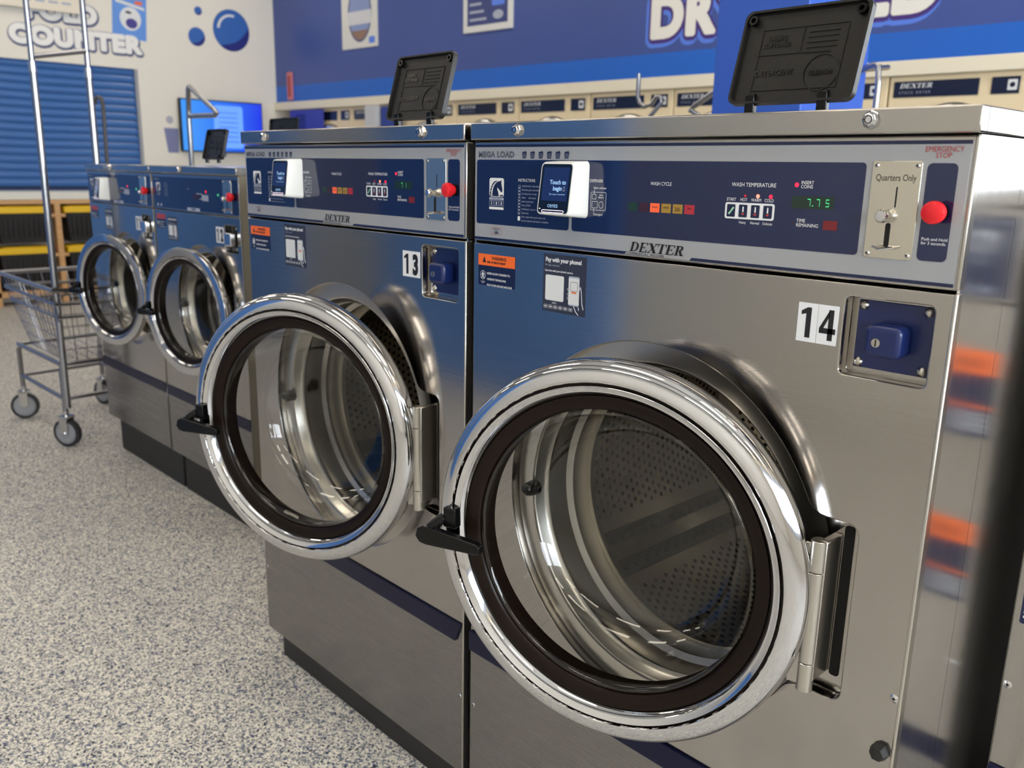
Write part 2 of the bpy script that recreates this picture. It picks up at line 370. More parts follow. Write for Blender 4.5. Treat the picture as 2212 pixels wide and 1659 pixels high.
def serif(mb, st, x, z, h, m, y, sh=.28, SW=1.16):
    """heavy slanted serif lettering"""
    def q(x0, z0, x1, z1, w0=None): mb.poly([(x+(a*h*1.2)+sh*c*h, z+c*h) for a, c in ((x0, z0), (x1, z0), (x1, z1), (x0, z1))], y, m)
    def pl(pts, ox): mb.poly([(x+((a+ox)*h*SW)+sh*c*h, z+c*h) for a, c in pts], y, m)
    ox = 0
    T = .07
    for ch in st:
        wd = .9
        if ch in 'DER':
            pl([(.1, 0), (.34, 0), (.34, 1), (.1, 1)], ox); pl([(0, 0), (.46, 0), (.46, T), (0, T)], ox); pl([(0, 1-T), (.46, 1-T), (.46, 1), (0, 1)], ox)
        if ch == 'D':
            o = [(.4, 0), (.65, .03), (.88, .2), (.95, .5), (.88, .8), (.65, .97), (.4, 1)]; i = [(.4, T), (.56, .1), (.68, .25), (.71, .5), (.68, .75), (.56, .9), (.4, 1-T)]
            for a in range(6): pl([o[a], o[a+1], i[a+1], i[a]], ox)
            wd = 1.06
        if ch == 'E':
            pl([(.3, 0), (.85, 0), (.9, .3), (.84, .3), (.74, T), (.3, T)], ox); pl([(.3, 1), (.85, 1), (.88, .74), (.82, .74), (.72, 1-T), (.3, 1-T)], ox)
            pl([(.3, .47), (.6, .47), (.6, .54), (.3, .54)], ox); pl([(.58, .36), (.64, .36), (.64, .65), (.58, .65)], ox); wd = .98
        if ch == 'X':
            pl([(.04, 1), (.34, 1), (.98, 0), (.68, 0)], ox); pl([(.84, 1), (.93, 1), (.16, 0), (.07, 0)], ox)
            for a, c in ((-.04, 1-T), (.66, 1-T), (-.03, 0), (.6, 0)): pl([(a, c), (a+.4, c), (a+.4, c+T), (a, c+T)], ox)
            wd = 1.04
        if ch == 'T':
            pl([(.34, 0), (.58, 0), (.58, 1), (.34, 1)], ox); pl([(.2, 0), (.72, 0), (.72, T), (.2, T)], ox); pl([(0, 1), (.92, 1), (.95, .7), (.89, .7), (.8, 1-T), (.12, 1-T), (.04, .7), (-.02, .7)], ox); wd = .98
        if ch == 'R':
            o = [(.4, .48), (.62, .5), (.78, .6), (.8, .75), (.76, .9), (.62, .98), (.4, 1)]; i = [(.4, .55), (.5, .57), (.56, .65), (.57, .75), (.56, .85), (.5, .91), (.4, 1-T)]
            for a in range(6): pl([o[a], o[a+1], i[a+1], i[a]], ox)
            pl([(.38, .52), (.62, .52), (.92, 0), (.64, 0)], ox); pl([(.6, 0), (1.02, 0), (1.02, T), (.6, T)], ox); wd = 1.04
        ox += wd
def horse(mb, x0, z0, w, h, y):
    """horse-head emblem, navy on a white framed card"""
    f = lambda pts: [(x0+(a-215)/330*w, z0+(600-c)/430*h) for a, c in pts]
    mb.rrect(x0, x0+w, z0, z0+h, .004, y, WHITE); mb.rrect(x0+.0022, x0+w-.0022, z0+.0022, z0+h-.0022, .0025, y-.0001, NAVYPR)
    mb.poly(f([(235, 575), (235, 260), (250, 200), (535, 195), (538, 575)]), y-.0002, WHITE)
    mb.poly(f([(282, 585), (288, 480), (306, 390), (340, 315), (380, 268), (420, 245), (460, 240), (484, 212), (492, 245), (488, 280), (500, 350), (515, 430), (512, 480), (488, 495), (470, 470), (448, 440), (415, 405), (404, 380), (398, 430), (420, 490), (436, 585)]), y-.0003, NAVYPR)
    mb.poly(f([(262, 585), (262, 480), (282, 385), (318, 308), (362, 262), (410, 236), (370, 232), (325, 252), (300, 285), (272, 320), (285, 330), (245, 378), (262, 388), (230, 448), (250, 455), (225, 520), (240, 530), (228, 585)]), y-.0003, NAVYPR)
    mb.poly(f([(455, 585), (455, 558), (528, 548), (530, 585)]), y-.0003, NAVYPR)
def lid_thing_part(parent, xc, y, z, wd=.175, ht=.125, lean=16):
    """raised dispenser lid of black plastic seen from inside, on two hinge legs"""
    T = Matrix.Translation((xc, y, z)) @ Matrix.Rotation(math.radians(-lean), 4, 'X')
    w2 = wd/2; y0 = 0; P = LIDBLK
    ol = rr(-w2, w2, 0, ht, .011, 5)
    b = MB(); b.prism(ol, -.0, .004, P, T)
    inn = [(p[0]*.96, ht/2+(p[1]-ht/2)*.95) for p in ol]; n = len(ol)
    vs = [(p[0], -.006, p[1]) for p in ol]+[(p[0], -.006, p[1]) for p in inn]+[(p[0], 0, p[1]) for p in inn]+[(p[0], .0, p[1]) for p in ol]
    fs = []
    for i in range(n):
        j = (i+1) % n; fs += [[i, j, n+j, n+i], [n+i, n+j, 2*n+j, 2*n+i], [3*n+i, 3*n+j, j, i]]
    b.add(vs, fs, P, T)
    lid = b.build('dispenser_lid', parent)
    b = MB(); yy = -.0012
    def bar(x0, x1, z0, z1): b.box(x0, x1, yy, .0005, z0, z1, P, T)
    a, c, d, e = -w2+.028, w2-.028, .018, ht-.026
    t = .0012
    bar(a, c, d, d+t); bar(a, c, e, e+t); bar(a, a+t, d, e); bar(c, c+t, d, e); zm = d+(e-d)*.58
    bar(a, c-.02, zm, zm+t); bar(0.0, t, zm, e)
    for i in range(5): bar(.008, c-.01-.006*(i == 4), e-.008-i*.0068, e-.0073-i*.0068)
    b.lathe([(.0225, yy), (.0238, yy), (.0238, .0005)], P, (.036, 0, .038), 32, T)
    b.text('FABRIC\nSOFTENER', -.035, e-.015, .006, BLACK, yy-.0003, T=T, align='CENTER', off=.0003)
    b.text('DETERGENT', -.03, .038, .007, BLACK, yy-.0003, T=T, align='CENTER', off=.0003)
    b.text('BLEACH', .036, .035, .006, BLACK, yy-.0003, T=T, align='CENTER', off=.0003)
    for sx in (-w2+.013, w2-.013):
        b.lathe([(.0035, .001), (.0035, -.007), (.0062, -.007), (.0062, .001)], BLACK, (sx, 0, ht-.013), 20, T)
    b.box(-.02, .02, .0, .006, ht, ht+.003, mat('lid_catch', (70, 68, 60), .5), T)
    b.build('moulded_relief', lid)
    b = MB()
    for sx in (-w2*.62, w2*.55):
        b = MB(); b.box(xc+sx-.007, xc+sx+.007, y-.004, y+.006, z-.012, z+.014, BLACK)
        b.build('hinge_leg', lid, bevel=.002)
    return lid
def terminal(parent, x, z, w=.068, h=.078, brand=True):
    """small white payment reader with a tilted touch screen"""
    def T4(u, v, o=0):   # u 0..1, v 0..1 on the tilted face
        return (x+w*u, -.04+.010*v-o, z+h*v)
    b = MB(); ol = rr(0, 1, 0, 1, .09)
    n = len(ol); fr = [T4(a, c) for a, c in ol]; bk = [(x+w*a+.001*(a-.5), .0, z-.004+(h+.006)*c) for a, c in ol]
    fr2 = [T4(.5+(a-.5)*.965, .5+(c-.5)*.965, .003) for a, c in ol]
    b.add(fr+bk+fr2, [[i+n, (i+1) % n+n, (i+1) % n, i] for i in range(n)]+[[i, (i+1) % n, 2*n+(i+1) % n, 2*n+i] for i in range(n)]+[[2*n+i for i in range(n)]], WPLAST)
    t = b.build('payment_terminal', parent, smooth=50); 
    F = Matrix(((w, 0, 0, x), (0, 1, .010, -.0435), (0, 0, h, z), (0, 0, 0, 1)))
    b = MB(); b.poly(rr(.045, .955, .04, .96, .07), 0, BLKGL, F); b.build('glass_face', t)
    b = MB(); y = -.0004
    b.poly([(.12, .27), (.9, .27), (.9, .9), (.12, .9)], y, SCREEN, F)
    F2 = Matrix(((1, 0, 0, x), (0, 1, .010/h, -.0435-.010/h*z), (0, 0, 1, 0), (0, 0, 0, 1)))
    b.text('Touch to', x*0+.0565, z+.0455, .0062, SCRTXT, -.0009, T=F2, align='RIGHT', off=.0002)
    b.text('begin', .0495, z+.0365, .0062, SCRTXT, -.0009, T=F2, align='RIGHT', off=.0002)
    b.text('Tap to pay or use phone', .0565, z+.030, .0023, SCRTXT, -.0009, T=F2, align='RIGHT')
    b.frame(.0515, .0555, z+.0355, z+.0425, .0018, .0006, -.0009, PRINTG, F2)
    b.text('cents', .034, z+.0115, .0068, SCRTXT, -.0009, T=F2, align='CENTER', sx=1.05)
    b.frame(.012, .058, z+.0035, z+.0078, .0021, .0009, -.0009, PINKL, F2)
    b.rrect(.006, .009, z+.0085, z+.0098, .0005, -.0009, PINKL, F2)
    b.build('panel_graphics', t, smooth=0)
    return t
def warning_label(parent, x0, x1, z0, z1, y, red=False):
    b = MB(); zs = z1-(z1-z0)*.36; w = x1-x0
    b.prism(rr(x0, x1, z0, z1, .002), y-.0004, y, NAVYPR)
    l = b.build('warning_label', parent)
    b = MB(); yy = y-.0007; s = w/.091
    b.poly([(x0, zs), (x1, zs), (x1, z1-.001), (x1-.001, z1), (x0+.001, z1), (x0, z1-.001)], yy, REDP if red else ORANGE)
    if not red:
        b.poly([(x0+.011*s, zs+.005*s), (x0+.020*s, zs+.005*s), (x0+.0155*s, zs+.0155*s)], yy-.0002, BLKP)
        b.text('WARNING', x0+.034*s, zs+.0105*s, .0055*s, BLKP, yy-.0002, sx=.95, off=.0002)
        b.text('RISK OF SERIOUS INJURY', x0+.023*s, zs+.0045*s, .0034*s, BLKP, yy-.0002, sx=.85, off=.0002)
    b.frame(x0+.006*s, x0+.018*s, zs-.024*s, zs-.009*s, .006*s, .0008, yy, WHITE)
    for ln in ([(.012, -.0115), (.012, -.017)], [(.012, -.013), (.009, -.0165)], [(.012, -.013), (.015, -.0165)], [(.012, -.017), (.0095, -.0215)], [(.012, -.017), (.0148, -.0215)]):
        b.tube([(x0+a*s, yy-.0001, zs+c*s) for a, c in ln], .0007*s, WHITE, 4)
    b.text('CHILDREN\nNEVER', x0+.012*s, zs-.0285*s, .0016*s, WHITE, yy, align='CENTER')
    for i, t in enumerate(('NEVER ALLOW CHILDREN TO:', '•OPERATE THE MACHINE', '•PLAY IN OR AROUND MACHINE')):
        b.text(t, x0+.022*s, zs-.0145*s-i*.0098*s, .0034*s, WHITE, yy, sx=.86, off=.0001)
    b.build('printed_lettering', l, smooth=0)
def phone_label(parent, x0, z0, y, s=1.0):
    w, h = .092*s, .092*s; b = MB(); b.prism([(x0, z0), (x0+w, z0), (x0+w, z0+h), (x0, z0+h)], y-.0004, y, PANEL_DK)
    l = b.build('phone_payment_label', parent); b = MB(); yy = y-.0006
    f = lambda u, v: (x0+u*w, z0+v*h)
    def R(u0, u1, v0, v1, r, m, d=0): b.rrect(x0+u0*w, x0+u1*w, z0+v0*h, z0+v1*h, r*w, yy-d, m)
    b.text('Pay with your phone!', *f(.05, .87), .0064*s, WHITE, yy, sx=.98, off=.00035)
    b.text('No app required.', *f(.04, .795), .0032*s, PRINTG, yy)
    b.text("Scan here with your phone's camera:", *f(.04, .7), .0030*s, WHITE, yy, sx=.95, off=.0001)
    R(.06, .5, .2, .64, .03, LBLCARD)
    b.text('At7b', *f(.28, .145), .0034*s, WHITE, yy, align='CENTER')
    for i in range(6):
        b.frame(*[x0+w*(.03+i*.118), x0+w*(.03+i*.118+.095)], *[z0+h*.06, z0+h*.12], .0015, .0004, yy, WHITE)
        b.rrect(x0+w*(.05+i*.118), x0+w*(.105+i*.118), z0+h*.08, z0+h*.1, .0005, yy, WHITE)
    R(.61, .86, .16, .66, .03, PRINTG); R(.615, .855, .185, .63, .01, LBLCARD, .0001)
    b.frame(x0+.655*w, x0+.82*w, z0+.41*h, z0+.57*h, .002, .0006, yy-.0003, BLKP)
    R(.68, .8, .375, .4, .012, ORANGE, .0003)
    for v in (.26, .33, .41): b.frame(x0+.585*w, x0+.625*w, z0+v*h, z0+(v+.045)*h, .0018, .0005, yy-.0003, WHITE)
    b.tube([(*[x0+.86*w], yy, z0+.44*h), (x0+.885*w, yy, z0+.5*h), (x0+.905*w, yy, z0+.42*h), (x0+.93*w, yy, z0+.2*h), (x0+.965*w, yy, z0+.12*h)], .0005*s, WHITE, 4)
    b.tube([(x0+.74*w, yy, z0+.155*h), (x0+.79*w, yy, z0+.07*h), (x0+.85*w, yy, z0+.015*h)], .0005*s, WHITE, 4)
    b.tube([(x0+.845*w, yy, z0+.155*h), (x0+.86*w, yy, z0+.1*h)], .0005*s, WHITE, 4)
    b.build('printed_lettering', l, smooth=0)
def number_plate(parent, digits, x0, x1, z0, z1, y=-.0006):
    b = MB(); xm = (x0+x1)/2
    b.prism([(x0, z0), (xm-.0003, z0), (xm-.0003, z1), (x0, z1)], y, 0, WHITE); b.prism([(xm+.0003, z0), (x1, z0), (x1, z1), (xm+.0003, z1)], y, 0, WHITE)
    o = b.build('number_sticker', parent); b = MB(); h = z1-z0
    for ch, xc in ((digits[0], (x0+xm)/2), (digits[1], (xm+x1)/2)):
        w = (x1-x0)/2
        if ch == '1': b.poly([(xc+w*.18, z0+h*.11), (xc+w*.18, z0+h*.89), (xc-w*.02, z0+h*.89), (xc-w*.32, z0+h*.79), (xc-w*.32, z0+h*.69), (xc-w*.08, z0+h*.73), (xc-w*.08, z0+h*.11)], y-.0002, BLKP)
        elif ch == '4':
            for q in ([(.04, .11), (.29, .11), (.29, .89), (.04, .89)], [(.08, .89), (-.38, .41), (-.18, .41), (.08, .72)], [(-.38, .28), (.42, .28), (.42, .42), (-.38, .42)]): b.poly([(xc+w*a, z0+h*c) for a, c in q], y-.0002, BLKP)
        else:
            for i in range(9): b.text(ch, xc+w*.045*math.cos(i*PI/4)*(i > 0), z0+h*.14+h*.02*math.sin(i*PI/4)*(i > 0), h*.72, BLKP, y-.0002-i*.00001, sx=.68, align='CENTER', off=h*.035, res=6)
    b.build('printed_lettering', o, smooth=0)
def screw(parent, x, z, y=0, r=.0055):
    b = MB(); b.lathe([(0, -.0015), (r*.5, -.0018), (r, 0)], CHROME_R, (x, y, z), 20); b.box(x-r*.35, x+r*.35, y-.0022, y-.001, z-.0006, z+.0006, VOID).box(x-.0006, x+.0006, y-.0022, y-.001, z-r*.35, z+r*.35, VOID)
    return b.build('screw', parent)
def coin_plate(parent, x0, x1, z0, z1, words=True, y=-.0008):
    w = x1-x0; h = z1-z0; P = mat('coin_plate_steel', (205, 200, 186), .2, 1)
    b = MB(); b.prism(rr(x0, x1, z0, z1, .003), y-.0012, .0, P); cp = b.build('coin_plate', parent, bevel=.0004); y -= .0012
    b = MB()
    if words: b.text('Quarters Only', x0+w*.5, z0+h*.80, .0072, mat('engraved_text', (60, 52, 46), .5), y-.0002, sx=.74, align='CENTER', off=.00005)
    b.rrect(x0+w*.55-.0008, x0+w*.55+.0008, z0+h*.53, z0+h*.74, .0007, y-.0002, VOID)
    b.rrect(x0+w*.455-.003, x0+w*.455+.003, z0+h*.12, z0+h*.37, .0028, y-.0002, VOID)
    b.build('coin_slot', cp, smooth=0)
    b = MB(); b.lathe([(0, -.017), (.0055, -.0165), (.0078, -.013), (.0078, -.010), (.0058, -.006), (.005, 0)], CHROME, (x0+w*.4, y, z0+h*.44), 28); b.build('return_knob', cp)
    b = MB(); zc = z0+h*.115; b.tube([(x0+w*.25, y, zc), (x0+w*.27, y-.010, zc+.001), (x0+w*.45, y-.016, zc-.001), (x0+w*.66, y-.011, zc+.001), (x0+w*.72, y, zc+.002)], .0017, CHROME, 8)
    b.build('coin_catch', cp)
    for sx in (x0+.005, x1-.005):
        for sz in (z0+.005, z1-.005): screw(cp, sx, sz, y, .0028)
    return cp
def stop_button(parent, x, z, r=.0125):
    b = MB(); b.lathe([(0, -.024), (r*.75, -.0235), (r*.95, -.022), (r, -.019), (r*.96, -.013), (r*.7, -.010), (r*.6, 0)], REDBTN, (x, 0, z), 40)
    b.lathe([(r*.85, -.002), (r*.85, -.0055), (r*.5, -.0055)], BLACK, (x, 0, z), 32); return b.build('stop_button', parent)
def lid_lock(parent, x, z, y):
    b = MB(); b.lathe([(0, -.009), (.0055, -.009), (.0062, -.0085), (.0092, -.005), (.0105, -.002), (.0105, 0)], CHROME, (x, y, z), 8)
    o = b.build('lid_lock', parent, smooth=20)
    b = MB(); b.lathe([(.0036, -.0094), (.0046, -.0094)], VOID, (x, y, z), 20); b.rrect(x-.006, x-.0035, z-.0006, z+.0006, .0004, y-.0095, VOID); b.build('keyway', o, smooth=0)
def interior(root, cx, cz, s, ydish, void_slot):
    """tub mouth and perforated drum behind the door"""
    r0 = .258*s
    b = MB(); b.lathe([(r0+.035*s, ydish), (r0, ydish), (r0-.004, ydish+.004), (r0-.006, ydish+.02), (r0-.014, ydish+.026), (r0-.014, ydish+.034), (r0-.008, ydish+.04), (r0-.010, ydish+.075), (r0-.020, ydish+.082), (r0-.02, ydish+.09), (r0-.014, ydish+.096), (r0-.016, ydish+.125)], SATIN, (cx, 0, cz), 96)
    b.build('tub_mouth', root, smooth=50)
    y1 = ydish+.125; yb = ydish+.50+.18*s; rd = .335*s
    b = MB(); b.lathe([(r0-.016, y1), (r0-.024, y1), (r0-.026, y1+.008), (r0-.016, y1+.016), (rd, y1+.03), (rd, yb), (rd-.03, yb+.01), (.09*s, yb+.012), (.06*s, yb), (0, yb-.004)], DRUM, (cx, 0, cz), 96)
    for a in (219, 339, 99):       # lifters
        T = Matrix.Translation((cx, 0, cz)) @ Matrix.Rotation(-math.radians(a), 4, 'Y')
        x0, x1 = rd-.055*s, rd; hw0, hw1 = .014*s, .050*s; ya, yc = y1+.03, yb
        vs = [(x0, ya, -hw0), (x0, ya, hw0), (x1, ya, hw1), (x1, ya, -hw1), (x0, yc, -hw0), (x0, yc, hw0), (x1, yc, hw1), (x1, yc, -hw1)]
        b.add(vs, [(0, 1, 2, 3), (4, 7, 6, 5), (0, 4, 5, 1), (1, 5, 6, 2), (3, 7, 4, 0)], LIFT, T)
    dr = b.build('drum', root, smooth=40)
    b = MB(); st = .0175; rh = .0052
    n = int(.3*s/st)
    for i in range(-n, n+1):
        for j in range(-n, n+1):
            x = (i+(j % 2)*.5)*st; z = j*st*.87; r = math.hypot(x, z)
            if .095*s < r < .30*s:
                b.lathe([(0, -.0003), (rh, -.0003), (rh*1.1, .0004)], VOID, (cx+x, yb+.0105, cz+z), 6)
    m = int(2*PI*rd/.0195)
    for k in range(int((yb-y1-.05)/.0168)):
        for i in range(m):
            a = 2*PI*(i+(k % 2)*.5)/m; ad = (math.degrees(a)-99+60) % 120
            if 47 < ad < 73: continue
            T = Matrix.Translation((cx, 0, cz)) @ Matrix.Rotation(-a, 4, 'Y')
            yy = y1+.045+k*.0168; x = rd-.0006
            b.add([(x, yy+rh*math.cos(q), rh*math.sin(q)) for q in [PI/3*t for t in range(6)]], [[5, 4, 3, 2, 1, 0]], VOID, T)
    o = b.build('drum_perforations', dr, smooth=0); o['kind'] = 'stuff'
def door(root, hx, hy, cz, L, s, theta, mirror_ring=CHROME, handle=True):
    """round chrome door swung on its right-hand hinge"""
    K = s; T = None
    ra, fl, dn = (.2560, .0300, .021) if s > .9 else (.2490, .0240, .0035)
    prof = [(.247, .012), (.274, .012), (.282, .009), (.2835, .006), (.2835, -fl+dn)]+[(ra+(.2835-ra)*max(math.cos(a), 0), -fl+dn-dn*math.sin(a)) for a in [PI/2*i/16 for i in range(1, 17)]]+[(ra-.0015, -fl+.0004), (ra-.0022, -fl+.003)]
    b = MB(); b.lathe([(r*K, y*K) for r, y in prof], mirror_ring, (-L, 0, cz), 192)
    g0, g1 = ra-.0022, ra-.0060
    b.lathe([(g0*K, (-fl+.003)*K), (g0*K, (-fl+.006)*K), (g1*K, (-fl+.006)*K), (g1*K, (-fl+.004)*K)], GASKET, (-L, 0, cz), 128)
    b.lathe([(r*K, y*K) for r, y in [(g1, -fl+.004), (g1-.0002, -fl+.0005), (g1-.0010, -fl-.0002), (g1-.0020, -fl+.0004), ((g1+.2345)/2, -fl+.0050), ((g1+.2345)/2-.0008, -fl+.0052), ((g1+.2345)/2-.0014, -fl+.0050), (.2352, -.0180), (.2345, -.0140), (.234, .0), (.247, .012)]], mirror_ring, (-L, 0, cz), 192)
    d = b.build('door', root, smooth=60, loc=(hx, hy, 0), rotz=theta)
    b = MB(); b.lathe([(.2345*K, -.012*K), (.2338*K, -.0165*K), (.232*K, -.0175*K), (.2165*K, -.0125*K), (.2135*K, -.0105*K), (.2120*K, -.005*K), (.2110*K, .03*K), (.234*K, .01*K)], GASKET, (-L, 0, cz), 128); b.build('door_gasket', d, smooth=50)
    b = MB(); b.lathe([(.2125*K, -.004*K), (.2112*K, -.0085*K), (.2085*K, -.0105*K), (.2060*K, -.0085*K), (.2040*K, -.003*K), (.2010*K, .012*K), (.1950*K, .04*K), (.186*K, .075*K), (.172*K, .103*K), (.145*K, .121*K), (.10*K, .129*K), (.05*K, .132*K), (.0005, .133*K)], GLASS, (-L, 0, cz), 128); b.build('door_glass', d, smooth=80)
    if not handle: return d
    # lever handle on the free side
    hz = cz-.017*K; b = MB(); xo = -L
    P = [(-.302, -.003), (-.298, .010), (-.288, .016), (-.276, .0155), (-.19, .008), (-.1835, .005), (-.1835, -.007), (-.19, -.009), (-.282, -.014), (-.294, -.012)]
    b.prism([(xo+a*K, hz+c*K-.004*K) for a, c in P], -.060*K, -.046*K, BLACK); b.build('door_handle', d, bevel=.0025*K, seg=3)
    b = MB(); b.tube([(xo-.286*K, -.05*K, hz), (xo-.272*K, -.044*K, hz+.014*K), (xo-.262*K, -.036*K, hz+.026*K)], [.0085*K, .0095*K, .007*K], BLACK, 14)
    b.box(xo-.262*K, xo-.240*K, -.040*K, -.018*K, hz+.010*K, hz+.042*K, BLACK)
    b.build('handle_pivot', d, bevel=.002*K)
    # hinge leaf and knuckles
    zl, zh = cz-.122*K, cz+.088*K; hh = zh-zl
    b = MB(); b.box(-L+.262*K, -.004, -.004, 0, zl+.008, zh-.004, STEEL); b.build('hinge_leaf', d, bevel=.001)
    for a, c in ((0, .19), (.195, .795), (.80, 1)):
        b = MB(); b.add([], [], SATIN); r = .0105*K
        vs = []; n = 28
        for zz, rr_ in ((zl+hh*a, r-.0008), (zl+hh*a+.0008, r), (zl+hh*c-.0008, r), (zl+hh*c, r-.0008)):
            vs += [(rr_*math.cos(2*PI*i/n), rr_*math.sin(2*PI*i/n), zz) for i in range(n)]
        fs = [[k*n+i, k*n+(i+1) % n, (k+1)*n+(i+1) % n, (k+1)*n+i] for k in range(3) for i in range(n)]+[list(range(n))[::-1], [3*n+i for i in range(n)]]
        b.add(vs, fs, SATIN); b.build('hinge_knuckle', d, smooth=40)
    return d
LIDY = -.008
def big_washer(label, loc, digits, theta, display):
    W = .806; root = thing('front_load_washer', label, 'washing machine', loc, 0, 'front-load washers in the row')
    D = .86
    # hollow shell: sides, back, top so the drum space stays open
    b = MB(); s = STEEL_SIDE
    b.box(0, .003, .004, D, .0765, 1.322, s); b.box(W-.003, W, .004, .1472, .0765, 1.322, s); b.box(W-.003, W, .1482, D, .0765, 1.322, s); b.box(W-.006, W-.0032, .1, .2, .08, 1.32, VOID)
    b.box(0, W, D-.003, D, .0765, 1.322, s); b.box(.004, W-.007, .022, D-.01, 1.2, 1.21, VOID); b.box(.004, W-.007, .022, D-.01, .0785, .09, VOID)
    b.build('cabinet', root)
    b = MB(); b.box(.04, W-.02, .02, D-.05, 0, .0765, PLINTH); b.build('plinth', root, bevel=.002)
    # lower panel, trim band
    MB().box(.0015, W-.0015, 0, .02, .0765, .404, STEEL_LOW).build('lower_panel', root, bevel=.0012)
    MB().prism([(.002, .412), (.802, .412), (.784, .371), (.002, .371)], -.005, .0, BAND).build('trim_band', root, bevel=.001)
    for x in (.012, .796): screw(root, x, .253, 0, .0045)
    # front panel with the door mouth, hinge recess and lock pocket
    cx, cz = .398, .7465
    kh = keyhole(cx, cz, .2895, .729, .614, .857)
    sheet([[(.0015, .4065), (W-.0015, .4065), (W-.0015, 1.1535), (.0015, 1.1535)], kh, rr(.680, .784, 1.043, 1.138, .007)], 0, .02, STEEL, 'front_panel', root, .002)
    b = MB()
    # dish behind the mouth: ring around the tub plus the hinge corner
    ko = keyhole(cx, cz, .293, .732, .611, .860); n = 120; vo = []; vi = []
    b.lathe([(.258, .0195), (.262, .019), (.296, .0185)], SATIN, (cx, 0, cz), 120); b.box(.66, .732, .019, .0225, .611, .86, STEEL)
    b.build('door_recess', root)
    MB().prism(rr(.7035, .7165, .637, .847, .004), .0178, .019, VOID).build('hinge_slot', root)
    MB().box(.690, .7015, -.022, .019, .64, .834, SATIN).build('hinge_bracket', root, bevel=.002)
    interior(root, cx, cz, 1.0, .02, None)
    b = MB(); b.lathe([(0, -.012), (.005, -.011), (.010, -.006), (.0125, .002), (.0135, .019)], BLACK, (.150, 0, .742), 24); b.build('door_bumper', root)
    # lock pocket
    b = MB(); b.box(.678, .786, .0195, .022, 1.041, 1.140, STEEL); b.build('lock_pocket', root)
    b = MB(); b.prism([(.689, 1.052), (.779, 1.052), (.779, 1.134), (.689, 1.134)], .0175, .0195, NAVYP); lp = b.build('lock_plate', root, bevel=.0006)
    for x in (.6955, .7715):
        for z in (1.0585, 1.1275):
            b = MB(); b.lathe([(0, -.0045), (.003, -.0035), (.0055, -.0015), (.006, 0)], SATIN, (x, .0175, z), 20); b.build('rivet', lp)
    b = MB(); b.prism(rr(.712, .756, 1.072, 1.110, .009), -.012, .0175, NAVYP); kb = b.build('lock_housing', lp, bevel=.006, seg=4)
    b = MB(); b.cyl(.7275, 1.0895, .0052, -.0135, -.012, SATIN, 20); b.box(.7268, .7282, -.0140, -.0134, 1.0855, 1.0935, VOID); b.build('key_cylinder', kb)
    # control panel
    MB().box(.0015, W-.0015, 0, .02, 1.157, 1.3215, STEEL).build('control_frame', root, bevel=.0022)
    MB().prism([(.0045, 1.1605), (.8005, 1.1605), (.8005, 1.3165), (.0045, 1.3165)], -.0008, 0, GREY).build('control_panel', root, bevel=.0004)
    g = MB(); y = -.0011
    g.poly([(.0045, 1.3115), (.8, 1.3145), (.8, 1.3165), (.0045, 1.3165)], y, NAVYPR) if 0 else g.poly([(.005, 1.3125), (.8, 1.3125), (.8, 1.3165), (.005, 1.3165)], y, NAVYPR)
    g.poly([(.005, 1.1605), (.338, 1.1605), (.342, 1.1645), (.005, 1.1645)], y, NAVYPR); g.poly([(.452, 1.1605), (.8, 1.1605), (.8, 1.1645), (.456, 1.1645)], y, NAVYPR)
    g.poly(rr(.009, .225, 1.187, 1.2925, .005), y, NAVY); g.poly(rr(.231, .688, 1.187, 1.2925, .005), y, NAVY); g.poly([(.22, 1.26), (.236, 1.26), (.236, 1.2925), (.22, 1.2925)], y-.00005, NAVY)
    g.poly(rr(.7565, .7890, 1.187, 1.2925, .006), y, NAVY)
    y -= .0003
    g.text('MEGA LOAD', .013, 1.2965, .0088, NAVYPR, y, sx=1.15, off=.0005, sp=1.08); g.text('MEGA LOAD', .013, 1.2965, .0088, GREY, y-.0002, sx=1.15, off=-.0003, sp=1.08)
    for i in range(6):
        x = .1185+i*.0185; z = 1.2948
        g.poly([(x+.001, z), (x+.009, z), (x+.0105, z+.0085), (x, z+.0085)], y, NAVYPR); g.poly([(x, z+.0085), (x+.003, z+.011), (x+.005, z+.0095), (x+.0075, z+.012), (x+.0105, z+.0085)], y, NAVYPR)
        for k in range(3): g.poly([(x+.0015, z+.0018+k*.0024), (x+.0088, z+.0018+k*.0024), (x+.0088, z+.0024+k*.0024), (x+.0015, z+.0024+k*.0024)], y-.0001, GREY)
    g.text('EMERGENCY\nSTOP', .7722, 1.3045, .0058, REDP, y, align='CENTER', sx=.86, gap=.8)
    g.text('Push and Hold\nfor 3 seconds.', .7595, 1.2095, .0033, WHITE, y, sx=1.02, gap=.95)
    serif(g, 'DEXTER', .3470, 1.1655, .0135, BLKP, y, .3)
    g.text('COMMERCIAL WASHER', .3425, 1.1606, .0038, BLKP, y, sx=.98, sp=1.25)
    g.frame(.0475, .0725, 1.1705, 1.1822, .0003, .0005, y, REDP); g.text('MADE IN', .06, 1.178, .0026, NAVYPR, y, align='CENTER'); g.text('USA', .06, 1.172, .004, NAVYPR, y, align='CENTER', off=.0002)
    horse(g, .0415, 1.2325, .0355, .0305, y)
    g.rrect(.0415, .077, 1.2275, 1.2313, .0003, y, PRINTG); g.text('THOROUGHBRED', .0592, 1.2283, .0023, NAVYPR, y-.0002, align='CENTER', sx=.9)
    for i, ch in enumerate('300'):
        g.frame(.0415+i*.0121, .0415+i*.0121+.0112, 1.2178, 1.2262, .001, .0006, y, PRINTG); g.text(ch, .0471+i*.0121, 1.2196, .0048, WHITE, y, align='CENTER', off=.00015)
    g.poly([(.0415, 1.2118), (.077, 1.2118), (.077, 1.2158), (.0415, 1.2158)], y, WHITE)
